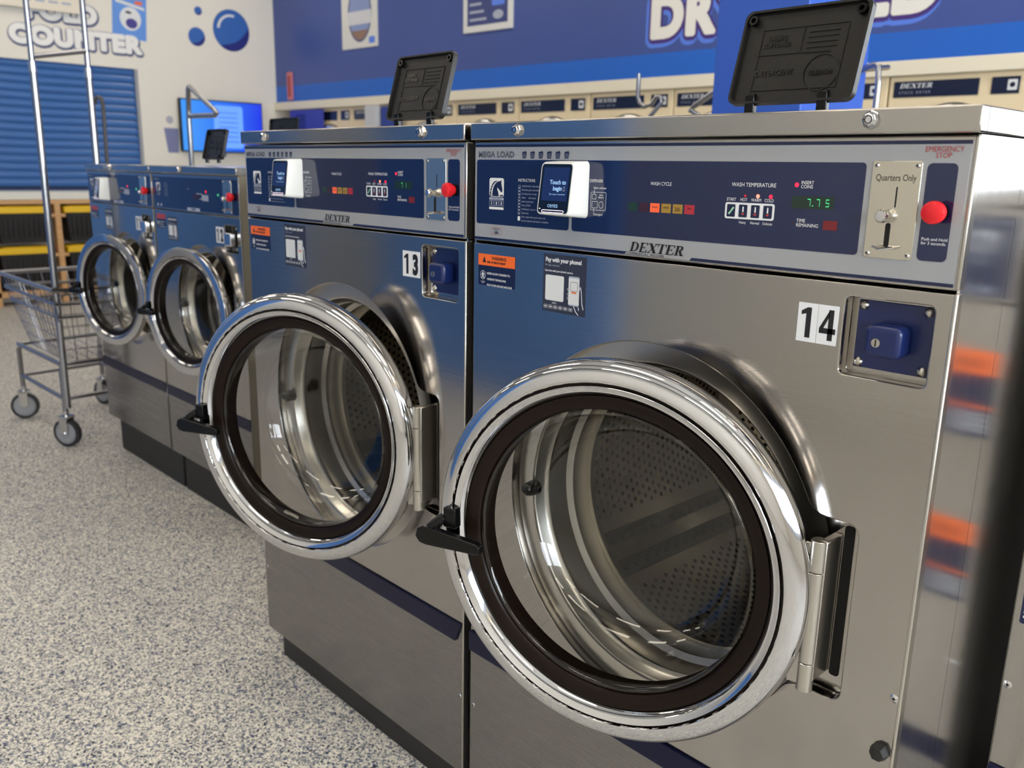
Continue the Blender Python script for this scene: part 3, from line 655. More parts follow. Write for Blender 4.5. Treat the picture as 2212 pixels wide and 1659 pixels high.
    g.text('INSTRUCTIONS', .1105, 1.2585, .0046, WHITE, y, sx=.85)
    z = 1.2505
    for ln in ('Load laundry, close door.', 'Add detergent and softener to', 'the dispenser on top.', 'Select     wash cycle.', 'Insert coins/card.', 'Press START', 'Add bleach when lit', '(Optional)', 'Door locks when cycle starts and', 'remains locked until cycle is complete.'):
        g.text(ln, .1195, z, .0028, PRINTG, y, sx=1.0); z -= .0061
    g.frame(.1115, .1165, 1.236, 1.253, .0008, .0004, y, PRINTG); g.frame(.1115, .1165, 1.206, 1.2335, .0008, .0004, y, PRINTG)
    for k in range(9): g.poly([(.1125, 1.2075+k*.005), (.1155, 1.2075+k*.005), (.1155, 1.2095+k*.005), (.1125, 1.2095+k*.005)], y, PRINTG)
    g.rrect(.1112, .1168, 1.1965, 1.2035, .0008, y, WHITE)
    g.text('DISPENSER', .2655, 1.2610, .0044, WHITE, y, sx=.85); g.text('Fabric softener', .2735, 1.2515, .0032, WHITE, y, sx=.9)
    g.frame(.2685, .2985, 1.2205, 1.2470, .002, .0005, y, WHITE); g.frame(.271, .279, 1.2365, 1.244, .001, .0005, y, WHITE); g.frame(.271, .2825, 1.2235, 1.2335, .001, .0005, y, WHITE); g.frame(.285, .293, 1.2235, 1.2335, .0038, .0005, y, WHITE)
    g.poly([(.2748, 1.244), (.2754, 1.244), (.2754, 1.2505), (.2748, 1.2505)], y, WHITE); g.poly([(.2748, 1.2172), (.2754, 1.2172), (.2754, 1.2235), (.2748, 1.2235)], y, WHITE)
    g.text('Add\nBleach', .2885, 1.2415, .0026, WHITE, y, align='CENTER', gap=.9); g.text('Detergent', .2745, 1.213, .0034, WHITE, y, sx=.9)
    g.text('WASH CYCLE', .3790, 1.2595, .0048, WHITE, y, sx=.86)
    for i, (m, tx) in enumerate(((DKGREEN, ''), (DKRED, ''), (ORANGEL, 'WASH'), (AMBER, 'RINSE'), (AMBER, 'FINAL\nRINSE'), (REDW, 'SPIN'))):
        x = .3415+i*.0195; g.rrect(x, x+.0165, 1.2225, 1.2350, .0005, y, m)
        if tx: g.text(tx, x+.0082, 1.2285, .0025, BLKP, y-.0002, align='CENTER', gap=.8)
    g.text('WASH TEMPERATURE', .5110, 1.2615, .0050, WHITE, y, sx=.92)
    for i, (tx, m) in enumerate((('START', None), ('HOT', REDDIM), ('WARM', REDLEDH), ('COLD', REDLED))):
        x = .5140+i*.0183; g.text(tx, x-.002, 1.2432, .0040, WHITE, y, align='CENTER', sx=.84)
        if m: g.disc(x, 1.2500, .0018 if m is REDDIM else .0026, y-.0002, m)
    g.rrect(.5035, .5755, 1.2205, 1.2412, .003, y, WHITE)
    for i in range(4):
        x = .5055+i*.0178; g.rrect(x+.001, x+.0135, 1.2228, 1.2388, .0012, y-.0002, NAVYPR)
        if i == 0: g.poly([(x+.003, 1.2275), (x+.005, 1.2255), (x+.012, 1.2345), (x+.010, 1.236), (x+.0055, 1.2295)], y-.0004, mat('key_green', (150, 205, 165), .4))
        else: g.rrect(x+.0063, x+.0083, 1.2280, 1.2365, .0009, y-.0004, WHITE); g.disc(x+.0073, 1.2275, .002, y-.0004, REDP)
    for i, tx in enumerate(('Heavy', 'Normal', 'Delicate')): g.text(tx, .5308+i*.0181, 1.2148, .0034, WHITE, y, align='CENTER', sx=.86)
    g.disc(.6030, 1.2655, .0028, y-.0002, REDLED); g.text('INSERT\nCOINS', .6085, 1.2665, .0040, WHITE, y, sx=.92, gap=.85)
    g.poly([(.5985, 1.2375), (.6530, 1.2375), (.6530, 1.2525), (.5985, 1.2525)], y, GWIN)
    segd = {'7': 'abc', '5': 'afgcd', '1': 'bc'}
    def seg(x, z, ch, h=.0088):
        w_ = h*.52; t = .0009; hh = h/2
        R_ = {'a': (0, h-t, w_, h), 'g': (0, hh-t/2, w_, hh+t/2), 'd': (0, 0, w_, t), 'b': (w_-t, hh, w_, h), 'c': (w_-t, 0, w_, hh), 'f': (0, hh, t, h), 'e': (0, 0, t, hh)}
        for q in segd[ch]: x0, z0, x1, z1 = R_[q]; g.poly([(x+x0+.0005, z+z0), (x+x1, z+z0), (x+x1, z+z1), (x+x0+.0005, z+z1)], y-.0003, GLED)
    if display == '775':
        seg(.6185, 1.2405, '7'); seg(.6305, 1.2405, '7'); seg(.6425, 1.2405, '5'); g.disc(.6262, 1.2412, .0007, y-.0003, GLED)
    else:
        seg(.6185, 1.2405, '7'); seg(.6305, 1.2405, '1')
    g.text('TIME\nREMAINING', .6065, 1.2210, .0042, WHITE, y, sx=.92, gap=.9); g.disc(.6015, 1.2195, .0016, y, DKRED)
    g.poly([(.6420, 1.2135), (.6600, 1.2135), (.6600, 1.2245), (.6420, 1.2245)], y, mat('dull_red_window', (112, 24, 30), .3))
    g.build('panel_graphics', root, smooth=0)
    coin_plate(root, .6955, .7515, 1.186, 1.2945, display == '775')
    stop_button(root, .7755, 1.2405)
    terminal(root, .195, 1.2115)
    MB().box(.8022, .8068, -.0012, .014, .078, 1.154, SATIN).box(.8022, .8068, -.0012, .014, 1.158, 1.3212, SATIN).build('corner_trim', root, bevel=.0016)
    # lid
    b = MB(); b.box(-.001, W+.002, LIDY, D, 1.3235, 1.352, STEEL_LID); b.build('top_lid', root, bevel=.0025, seg=3)
    b = MB(); b.box(W+.0022, W+.0026, .012, .0125, 1.326, 1.350, VOID); b.build('lid_seam', root)
    lid_lock(root, .115, 1.338, LIDY); lid_lock(root, .691, 1.339, LIDY)
    lid_thing_part(root, .5475 if display == '775' else .5700+.016, .055, 1.366)
    warning_label(root, .0145, .1065, 1.082, 1.136, 0)
    phone_label(root, .1725, 1.0565, 0)
    number_plate(root, digits, .6205, .6735, 1.0755, 1.124)
    screw(root, .797, .653, 0, .0058)
    b = MB(); b.lathe([(0, -.013), (.009, -.012), (.0125, 0), (.0135, .0)], BLACKM, (.789, 0, .575), 6); b.build('hex_plug', root, smooth=0)
    door(root, .69, -.02, .7455, .285, 1.0, math.radians(theta))
    return root
def small_washer(label, loc, digits, theta, reader, hasphone=True, back_label=False):
    W = .682; D = .78; root = thing('front_load_washer', label, 'washing machine', loc, 0, 'front-load washers in the row'); zt = 1.268
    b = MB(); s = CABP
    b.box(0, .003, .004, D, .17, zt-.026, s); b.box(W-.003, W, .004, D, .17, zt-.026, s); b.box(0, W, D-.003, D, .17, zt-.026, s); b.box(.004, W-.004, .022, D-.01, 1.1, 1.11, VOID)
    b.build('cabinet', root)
    MB().box(.005, W-.005, .045, D-.05, 0, .172, PLINTH).build('plinth', root, bevel=.003)
    MB().box(.0015, W-.0015, 0, .02, .172, .425, STEEL_LOW).build('lower_panel', root, bevel=.0012)
    MB().box(.002, W-.002, -.004, 0, .403, .441, BAND).build('trim_band', root, bevel=.001)
    cx, cz = W-.09-.205-.002, .780
    kh = keyhole(cx, cz, .224, .622, .680, .862, .022, .010)
    sheet([[(.0015, .428), (W-.0015, .428), (W-.0015, 1.111), (.0015, 1.111)], kh, rr(.567, .655, .995, 1.083, .006)], 0, .02, STEEL, 'front_panel', root, .002)
    b = MB(); b.lathe([(.200, .0195), (.232, .0185)], SATIN, (cx, 0, cz), 96); b.box(.57, .625, .019, .0225, .677, .865, STEEL); b.build('door_recess', root)
    interior(root, cx, cz, .775, .02, None)
    b = MB(); b.lathe([(0, -.012), (.005, -.011), (.009, -.006), (.0105, .002), (.011, .019)], BLACK, (cx-.193, 0, cz-.004), 20); b.build('door_bumper', root)
    b = MB(); b.box(.565, .657, .0195, .022, .993, 1.085, BLACK); lp = b.build('lock_pocket', root)
    b = MB(); b.prism(rr(.598, .645, 1.018, 1.062, .006), -.02, .0195, CHROME_R); b.build('lock_housing', lp, bevel=.005, seg=3)
    for z in (1.005, 1.073):
        b = MB(); b.lathe([(0, -.004), (.004, -.002), (.005, 0)], SATIN, (.61, .0195, z), 14); b.build('rivet', lp)
    MB().box(.0015, W-.0015, 0, .02, 1.1135, zt-.0275, STEEL).build('control_frame', root, bevel=.002)
    MB().prism([(.010, 1.119), (W-.010, 1.119), (W-.010, 1.229), (.010, 1.229)], -.0008, 0, NAVY).build('control_panel', root, bevel=.0004)
    g = MB(); y = -.0012
    horse(g, .037, 1.178, .034, .030, y); g.text('200', .054, 1.163, .010, PRINTG, y, align='CENTER'); g.text('MEGA LOAD', .02, 1.218, .005, PRINTG, y)
    for i in range(7): g.text('Load laundry add soap', .105, 1.205-i*.007, .003, PRINTG, y, sx=.8)
    g.frame(.372, .392+.025, 1.160, 1.178, .002, .0015, y, WHITE); g.text('WASH', .30, 1.190, .004, PRINTG, y)
    for i in range(4): g.rrect(.417+i*.012, .427+i*.012, 1.155, 1.175, .001, y, PRINTG)
    g.rrect(.345, .395, 1.158, 1.176, .001, y-.0001, DKRED); g.disc(.447, 1.186, .004, y-.0002, REDLED); g.disc(.537, 1.178, .004, y-.0002, GLED)
    g.rrect(.292, .392, 1.118, 1.1285, .001, y, PRINTG); g.text('DEXTER', .342, 1.1205, .006, NAVYPR, y-.0002, align='CENTER', off=.0004, sp=1.1)
    for x in (.035, .065): g.rrect(x, x+.012, 1.124, 1.134, .001, y, PRINTG)
    g.build('panel_graphics', root, smooth=0)
    coin_plate(root, .572, .632, 1.1215, 1.227, False); stop_button(root, .6485, 1.175, .0145)
    if reader: terminal(root, .178, 1.128, .070, .086)
    MB().box(-.001, W+.001, LIDY, D, zt-.0265, zt, STEEL_LID).build('top_lid', root, bevel=.003, seg=2)
    lid_lock(root, .265 if not reader else .30, zt-.012, LIDY)
    if back_label:
        for z1 in (1.045, .795):
            b = MB(); b.prism(rr(.010, .120, z1-.124, z1, .003), -.0004, 0, NAVYPR); l = b.build('caution_label', root); b = MB()
            b.poly([(.010, z1-.034), (.120, z1-.034), (.120, z1), (.010, z1)], -.0008, ORANGE)
            b.text('CAUTION', .065, z1-.024, .012, BLKP, -.001, align='CENTER', off=.0005)
            for i, t in enumerate(('IF THE MACHINE', 'TURNS STOP AND', 'DECREASE LOAD', 'CALL ATTENDANT')):
                b.text(t, .0135, z1-.093-i*.0075, .0045, WHITE, -.0008, off=.0002)
            b.poly([(.012, z1-.078), (.118, z1-.078), (.118, z1-.082), (.012, z1-.082)], -.0008, ORANGE)
            b.build('printed_lettering', l, smooth=0)
        screw(root, .009, .572, 0, .006)
    else:
        warning_label(root, .018, .096, 1.045, 1.096, 0, True)
        phone_label(root, .115 if not reader else .178, 1.006, 0, .9)
    if digits: number_plate(root, digits, .505, .560, 1.023, 1.075)
    door(root, W-.09, -.02, cz, .207, .776, math.radians(theta), handle=not back_label)
    return root
big_washer('large steel washer numbered 14, nearest, door ajar, display reading 7.75', (0, 0, 0), '14', 16.0, '775')
big_washer('large steel washer numbered 13, left of the nearest one, door ajar', (-.825, 0, 0), '13', 19.6, '77')
r12 = small_washer('smaller steel washer numbered 12 with a blue-reflecting door ring, left of 13', (-2.168, .31, 0), '12', 12.0, False)
lid_thing_part(r12, .300, .10, 1.292, .155, .105, 14)
small_washer('smaller steel washer at the far left end beside the wire cart, white reader', (-2.862, .31, 0), '11', 14.0, True)
small_washer('steel washer at the right edge of the picture behind the nearest washer', (.835, .29, 0), None, 1.0, False, back_label=True)
# rear row machine whose raised lid shows above washer 13
t = thing('rear_row_washer', 'washer of the rear row, only its raised black lid showing over washer 13', 'washing machine', (-3.2, 1.3, 0))
MB().box(0, .75, 0, .75, 0, 1.325, STEEL_SIDE).build('cabinet', t, bevel=.004); MB().box(-.002, .752, -.004, .755, 1.325, 1.350, STEEL_LID).build('top_lid', t, bevel=.003)
lid_thing_part(t, .155, .04, 1.362, .285, .150, 6)

# ------------------------------------------------------------------ dryers along the back wall
def dryer(s0, label):
    t = bpy.data.objects.new('stacked_dryer', None); C.objects.link(t); t.matrix_world = WT @ Matrix.Translation((s0, 0, 0))
    tag(t, label, 'dryer', 'stacked dryers along the back wall'); W = .742; t.empty_display_size = .1
    MB().box(0, W, .006, .9, 0.02, 1.852, CREAM).build('cabinet', t, bevel=.006)
    for z in (.98, 1.852):
        pass
    for k, z in enumerate((1.732, .84)):
        MB().box(.028, .495, .0, .006, z, z+.09, DRYNAVY).build('label_panel', t, bevel=.002)
        MB().box(.558, .700, .0, .006, z, z+.09, DRYNAVY).build('coin_panel', t, bevel=.002)
        g = MB(); serif(g, 'DEXTER', .062, z+.052, .026, WHITE, -.0006, .3) if k == 0 else None
        g.text('STACK DRYER', .062, z+.02, .014, PRINTG, -.0006, sp=1.9, sx=.8)
        g.rrect(.640, .688, z+.018, z+.074, .004, -.0006, LBLCARD); g.disc(.664, z+.046, .014, -.0012, DRYNAVY)
        g.build('printed_lettering', t, smooth=0)
        cz = z-.30; b = MB(); b.lathe([(.20, .006), (.20, -.02), (.215, -.035), (.24, -.035), (.262, -.02), (.268, .006)], CHROME_R, (.371, 0, cz), 64); d = b.build('dryer_door', t, smooth=50)
        b = MB(); b.lathe([(.2, -.012), (.12, .01), (0.001, .014)], BLKGL, (.371, 0, cz), 48); b.build('door_glass', d)
names = ['far left end', 'second from the corner', 'behind the blue wall sign', 'left of the lid of washer 13', 'just right of the raised lid of washer 13', 'in the middle of the gap', 'left of the blue pillar', 'mostly hidden behind the blue pillar', 'right of the blue pillar', 'past the right edge of the picture']
for i in range(-4, 6):
    dryer(3.612+.752*i, 'cream stacked dryer with navy label strip, '+names[i+4])
# ------------------------------------------------------------------ wall graphics, back wall
def on_wall(o): o.matrix_world = WT; return o
def wall_obj(b, name, label, cat, group=None, smooth=35, origin=None): return tag(on_wall(b.build(name, smooth=smooth)), label, cat, group)
PURP = mat('purple_outline', (66, 42, 120), .5); LBO = mat('light_blue_outline', (88, 128, 226), .5); LETW = mat('letter_white', (232, 230, 222), .5)
def fat(b, st, x, z, h, m, y, r, **k):
    for i in range(12): b.text(st, x+r*math.cos(i*PI/6), z+r*math.sin(i*PI/6), h, m, y-i*.00002, **k)
    b.text(st, x, z, h, m, y-.0003, **k)
def sign_text(st, x, z, h, label, align='LEFT'):
    b = MB(); k = dict(align=align, sx=.98, res=6, sp=1.12)
    fat(b, st, x-.012, z-.024, h, LBO, -.0015, .046, off=.008, **k); fat(b, st, x, z-.008, h, PURP, -.0035, .034, off=.008, **k); fat(b, st, x, z, h, LETW, -.0055, .016, off=.008, **k)
    return wall_obj(b, 'wall_lettering', label, 'sign', smooth=0)
sign_text('DRY', 4.885, 2.215, .255, 'white DRY lettering with purple edge on blue wall, left of pillar')
sign_text('ED', 6.845, 2.215, .255, 'white ED lettering with purple edge on blue wall, right of pillar', 'RIGHT')
# poster 1: white with an oval badge
t = on_wall(bpy.data.objects.new('wall_poster', None)); C.objects.link(t); tag(t, 'white poster with an oval blue badge high on the blue wall', 'poster')
MB().box(1.235, 1.787, -.01, 0, 2.388, 3.02, mat('poster_white', (214, 214, 210), .5)).build('poster_sheet', t)
b = MB(); ell = lambda cx, cz, a, c: [(cx+a*math.cos(i*PI/18), cz+c*math.sin(i*PI/18)) for i in range(36)]
b.poly(ell(1.52, 2.70, .185, .26), -.0105, mat('badge_rim', (86, 92, 128), .5)); b.poly(ell(1.52, 2.70, .165, .24), -.011, mat('badge_blue', (132, 148, 192), .5))
b.poly([(p[0], p[1]) for p in ell(1.52, 2.70, .165, .24) if p[1] < 2.56], -.0115, mat('badge_brown', (140, 112, 96), .5))
b.poly([(1.34, 2.60), (1.70, 2.60), (1.70, 2.72), (1.34, 2.72)], -.012, mat('badge_band', (204, 206, 212), .5)); b.rrect(1.66, 1.75, 2.42, 2.48, .01, -.0112, LBO)
b.build('printed_lettering', t, smooth=0)
t = on_wall(bpy.data.objects.new('wall_poster', None)); C.objects.link(t); tag(t, 'white framed dark blue poster above the raised lid of washer 13', 'poster')
MB().box(2.968, 3.543, -.02, 0, 2.392, 3.15, mat('frame_white', (216, 216, 214), .5)).build('poster_frame', t, bevel=.004)
MB().box(3.022, 3.492, -.022, -.018, 2.445, 3.10, mat('poster_blue', (54, 66, 122), .5)).build('poster_sheet', t)
b = MB()
for i in range(8): b.poly([(3.05, 2.48+i*.06), (3.25-(i % 3)*.03, 2.48+i*.06), (3.25-(i % 3)*.03, 2.50+i*.06), (3.05, 2.50+i*.06)], -.0225, PRINTG)
b.rrect(3.31, 3.46, 2.58, 3.0, .02, -.0225, LBO); b.poly(ell(3.385, 2.51, .06, .035), -.0225, PRINTG); b.poly(ell(3.385, 2.75, .05, .08), -.023, WHITE); b.build('printed_lettering', t, smooth=0)
wall_obj(MB().box(.245, .330, -.02, 0, 1.955, 2.235, mat('red_sign', (205, 120, 124), .5)).box(.262, .313, -.021, -.02, 1.99, 2.20, REDP), 'narrow_sign', 'narrow upright pink-red sign near the corner of blue wall', 'sign')
wall_obj(MB().box(.335, .93, -.055, -.04, 1.3, 1.842, mat('violet_banner', (56, 62, 160), .4)).box(.45, .62, -.057, -.055, 1.62, 1.80, mat('violet_dark', (34, 40, 120), .4)), 'dryer_banner', 'violet blue banner on the dryers nearest the corner', 'banner')
wall_obj(MB().box(1.69, 1.855, -.10, -.04, .0, 1.846, mat('grey_upright', (196, 198, 202), .5)), 'grey_upright_panel', 'pale grey upright panel between dryers, left of blue sign', 'panel')
wall_obj(MB()  .box(1.885, 2.172, -.06, -.04, 1.0, 1.832, mat('square_sign_blue', (44, 64, 148), .4)), 'square_sign', 'plain blue square sign hanging on the dryers', 'sign')
# ------------------------------------------------------------------ left wall
XL = -7.9
LW = Matrix(((0, -1, 0, XL), (1, 0, 0, 0), (0, 0, 1, 0), (0, 0, 0, 1)))     # local x -> world y, local -y -> world +x
def on_left(o): o.matrix_world = LW; return o
t = on_left(bpy.data.objects.new('roller_shutter', None)); C.objects.link(t); tag(t, 'closed blue roller shutter over the service counter', 'shutter')
z = 1.045; k = 0; proto = None
while z < 2.15:
    if proto is None:
        b = MB(); n = 7; pr = [(.04-.013*math.sin(PI*i/(n-1)), .066*i/(n-1)) for i in range(n)]
        vs = []; 
        for x in (.152, 2.518):
            vs += [(x, y_, z_) for y_, z_ in pr]
        b.add(vs, [[i, i+1, n+i+1, n+i] for i in range(n-1)], SHUT); proto = b.build('slat', t, loc=(0, 0, z)); proto.parent = t
    else:
        o = proto.copy(); C.objects.link(o); o.parent = t; o.location = (0, 0, z)
    z += .070
MB().box(.15, 2.52, .055, .06, 1.006, 2.16, mat('shutter_back', (16, 40, 84), .6)).build('backing', t)
MB().box(2.49, 2.52, .002, .05, 1.006, 2.155, mat('guide_grey', (150, 152, 158), .4)).build('guide_rail', t)
def left_text(st, x1, z, h, label, sx=1.0):
    b = MB(); k = dict(align='RIGHT', sx=sx, res=5, sp=1.1)
    fat(b, st, x1+.004, z-.009, h, mat('sign_shadow', (74, 82, 120), .5), -.0015, .027, off=.004, **k); fat(b, st, x1, z, h, mat('sign_white', (232, 232, 230), .5), -.0035, .013, off=.004, **k)
    o = on_left(b.build('wall_lettering', smooth=0)); tag(o, label, 'sign')
left_text('COUNTER', 2.560, 2.305, .142, 'white COUNTER lettering with blue shadow above the shutter', 1.12)
left_text('FOLD', 2.175, 2.525, .142, 'white lettering partly hidden behind a hanging notice, above COUNTER', 1.12)
o = tag(on_left(MB().box(1.05, 2.06, -.06, -.045, 2.585, 3.0, mat('notice_white', (224, 216, 200), .6)).build('hanging_notice')), 'off-white notice board hanging above the counter lettering', 'notice')
b = MB()
for i in range(7): b.poly([(1.2+i*.11, 2.65), (1.28+i*.11, 2.65), (1.28+i*.11, 2.67), (1.2+i*.11, 2.67)], -.061, PRINTG)
b.build('printed_lettering', o, smooth=0)
t = bpy.data.objects.new('wall_poster', None); C.objects.link(t); t.matrix_world = LW @ Matrix.Translation((2.48, -.001, 2.63)) @ Matrix.Rotation(math.radians(4), 4, 'Y'); tag(t, 'light blue poster with a round picture, behind the end of COUNTER', 'poster')
MB().box(-.16, .16, -.001, 0, -.20, .19, mat('poster_light_blue', (96, 146, 222), .5)).build('poster_sheet', t)
b = MB(); b.poly(ell(.01, -.02, .10, .105), -.0012, WHITE); b.poly(ell(.02, -.06, .055, .045), -.0016, mat('dark_violet', (62, 56, 140), .5)); b.poly(ell(-.01, .035, .03, .012), -.0016, BLKP); b.rrect(.05, .12, .12, .15, .01, -.0012, ORANGE); b.poly([(-.13, .11), (.14, .075), (.14, .10), (-.13, .14)], -.0011, LBLCARD)
b.build('printed_lettering', t, smooth=0)
BUB = mat('bubble_blue', (48, 98, 176), .4); BUBD = mat('bubble_navy', (24, 36, 120), .4)
def bubble(cx, cz, r, label):
    b = MB(); b.poly(ell(cx, cz, r, r*1.02), -.001, BUBD)
    # lighter upper area with a curved lower edge
    up_ = []; n = 24
    for i in range(n+1): a = math.radians(12+218*i/n); up_.append((cx+r*.985*math.cos(a), cz+r*math.sin(a)))
    a0 = up_[-1]; a1 = up_[0]
    for i in range(1, 8): k = i/8; up_.append((a0[0]+(a1[0]-a0[0])*k+.16*r*math.sin(PI*k), a0[1]+(a1[1]-a0[1])*k-.2*r*math.sin(PI*k)))
    b.poly(up_, -.0016, BUB)
    if r > .1:
        o_ = [(cx+r*.78*math.cos(math.radians(a)), cz+r*.78*math.sin(math.radians(a))) for a in range(75, 176, 10)]; i_ = [(cx+r*.64*math.cos(math.radians(a)), cz+r*.66*math.sin(math.radians(a))) for a in range(175, 74, -10)]
        b.poly(o_+i_, -.0022, LBLCARD)
    tag(on_left(b.build('wall_bubble', smooth=0)), label, 'decal', 'bubble decals')
bubble(3.515, 2.62, .200, 'largest blue soap bubble decal with white highlight'); bubble(3.138, 2.52, .088, 'medium blue soap bubble decal left of the largest'); bubble(3.168, 2.768, .040, 'smallest blue soap bubble decal at the top')
# television
t = on_left(bpy.data.objects.new('wall_television', None)); C.objects.link(t); tag(t, 'flat television showing a bright blue screen on the white wall', 'television')
MB().box(2.885, 3.785, -.07, -.02, 1.395, 1.915, BLACK).build('casing', t, bevel=.005)
tvm = mat('tv_screen', (20, 90, 235), .2, emit=1.0); N_, L_ = nodes(tvm); bb = N_['Principled BSDF']; v_ = texco(tvm, (1, 1, 1)); sx_ = N_.new('ShaderNodeSeparateXYZ'); L_.new(v_, sx_.inputs[0])
mr = N_.new('ShaderNodeMapRange'); mr.inputs['From Min'].default_value = 2.9; mr.inputs['From Max'].default_value = 3.75; L_.new(sx_.outputs[0], mr.inputs[0])
cr_ = N_.new('ShaderNodeValToRGB'); cr_.color_ramp.elements[0].color = lin((52, 150, 246))+(1,); cr_.color_ramp.elements[1].color = lin((6, 52, 232))+(1,); L_.new(mr.outputs[0], cr_.inputs[0]); L_.new(cr_.outputs[0], bb.inputs['Emission Color']); bb.inputs['Base Color'].default_value = (.01, .01, .02, 1)
MB().box(2.897, 3.773, -.072, -.07, 1.407, 1.903, tvm).build('screen', t)
b = MB(); b.rrect(3.235, 3.555, 1.44, 1.865, .03, -.0725, mat('tv_card', (92, 140, 240), .3, emit=.9))
for i in range(7): b.poly([(3.29, 1.50+i*.048), (3.50, 1.50+i*.048), (3.50, 1.513+i*.048), (3.29, 1.513+i*.048)], -.073, mat('tv_lines', (60, 105, 225), .3, emit=.9))
b.build('panel_graphics', t, smooth=0)
MB().box(3.16, 3.36, -.05, 0, 1.355, 1.395, mat('bracket_blue', (60, 84, 130), .5)).build('bracket', t)
b = MB(); FD = mat('faded_blue', (118, 124, 164), .6); b.poly([(2.735, 1.62), (2.885, 1.62), (2.875, 1.38), (2.765, 1.38)], -.002, FD); b.lathe([(.022, -.002), (.034, -.002)], FD, (2.80, 0, 1.70), 24); b.poly(ell(2.80, 1.70, .012, .014), -.002, FD)
tag(on_left(b.build('wall_decal', smooth=0)), 'faded blue-grey decal on white wall left of the television', 'decal')
# counter and shelf below the shutter
tag(MB().box(-7.895, -7.60, .15, 2.6, .936, 1.003, COUNTER).build('service_counter', bevel=.004), 'white service counter ledge below the blue shutter', 'counter')
t = thing('storage_rack', 'pine storage rack under the service counter', 'shelf', (-7.6, 0, 0))
MB().box(-.30, 0, .45, 2.35, .898, .934, WOOD).build('top_board', t, bevel=.002); MB().box(-.30, 0, .45, 2.35, .078, .128, WOOD).build('bottom_board', t, bevel=.002)
for y in (.45, 1.002, 1.556, 2.30): MB().box(-.29, -.0, y, y+.048, 0, .898, WOOD).build('post', t, bevel=.002)
for y in (1.515, 1.606):
    for z in (.78, .425): MB().box(-.28, -.005, y-.0, y+.04, z, z+.03, WOOD).build('rail', t)
for i, (y0, nm) in enumerate(((1.075, 'left of the middle pine post'), (1.65, 'right of the middle pine post'), (.53, 'at the left edge of the picture'))):
    for z0, zl, lv in ((.555, .873, 'upper'), (.130, .513, 'lower')):
        t = thing('storage_bin', 'black bin with yellow lid, %s row, %s' % (lv, nm), 'bin', (-7.6, y0, z0), 0, 'black bins with yellow lids')
        hh = zl-z0-.055; b = MB(); b.add([(x, y, z) for z, k in ((0, .03), (hh, 0)) for x, y in ((-.27+k, k), (.0-k, k), (-.0-k, .43-k), (-.27+k, .43-k))], [(0, 3, 2, 1), (4, 5, 6, 7), (0, 1, 5, 4), (1, 2, 6, 5), (2, 3, 7, 6), (3, 0, 4, 7)], BIN)
        for k in range(9): b.box(.0-.012, .004, .05+k*.042, .058+k*.042, .05, hh-.03, BIN)
        b.build('bin_body', t); MB().box(-.285, .012, -.015, .445, hh, hh+.055, YELLOW).box(-.25, -.02, .03, .40, hh+.055, hh+.063, YELLOW).build('bin_lid', t, bevel=.008)

# ------------------------------------------------------------------ pillar and chrome racks in the background
b = MB(); b.box(-.904, -.527, 2.0, 2.48, 0, H, PILL); struct(b.build('wall_pillar', bevel=.004))
def rod(name, pts, r, label, m=POLE):
    return tag(MB().tube(pts, r, m, 12).build(name, smooth=60), label, 'rack')
rod('chrome_rack', [(-3.83, 1.2, 0), (-3.83, 1.2, 1.53), (-3.814, 1.2, 1.68), (-3.80, 1.2, 1.692), (-3.78, 1.2, 1.684), (-3.50, 1.2, 1.555), (-3.475, 1.2, 1.542), (-3.50, 1.2, 1.530), (-3.83, 1.2, 1.535)], .0135, 'bent chrome rack with a triangular arm in front of the television')
rod('chrome_rack', [(-1.08, 2.2, 0), (-1.08, 2.2, 1.50), (-1.145, 2.2, 1.536), (-1.127, 2.2, 1.553), (-1.014, 2.2, 1.615), (-.93, 2.2, 1.66)], .0125, 'chrome rack arm rising towards the left side of blue pillar')
rod('chrome_rack', [(-1.433, 2.2, 1.70), (-1.433, 2.2, 1.604), (-1.421, 2.2, 1.577), (-1.393, 2.2, 1.558), (-1.353, 2.2, 1.568), (-1.33, 2.2, 1.598), (-1.304, 2.2, 1.596), (-1.300, 2.2, 1.572), (-1.36, 2.2, 1.515), (-1.40, 2.2, 1.40), (-1.40, 2.2, 0)], .0095, 'curved chrome rack hook in front of the dryer labels')
rod('chrome_rack', [(-.50, 2.6, 1.70), (-.41, 2.2, 1.652), (-.364, 2.2, 1.668), (-.349, 2.2, 1.661), (-.344, 2.2, 1.601), (-.342, 2.2, 0)], .0105, 'upright chrome rack pole just right of the blue pillar')
tag(MB().tube([(-4.422, .9, 1.605), (-4.40, .9, 1.63), (-4.35, .9, 1.64), (-4.30, .9, 1.625), (-4.285, .9, 1.58), (-4.30, .9, 1.289), (-4.33, .9, 0)], .011, mat('dark_pole', (66, 62, 62), .4), 10).build('hooked_pole', smooth=60), 'dark pole with a hooked top in front of the blue shutter', 'pole')

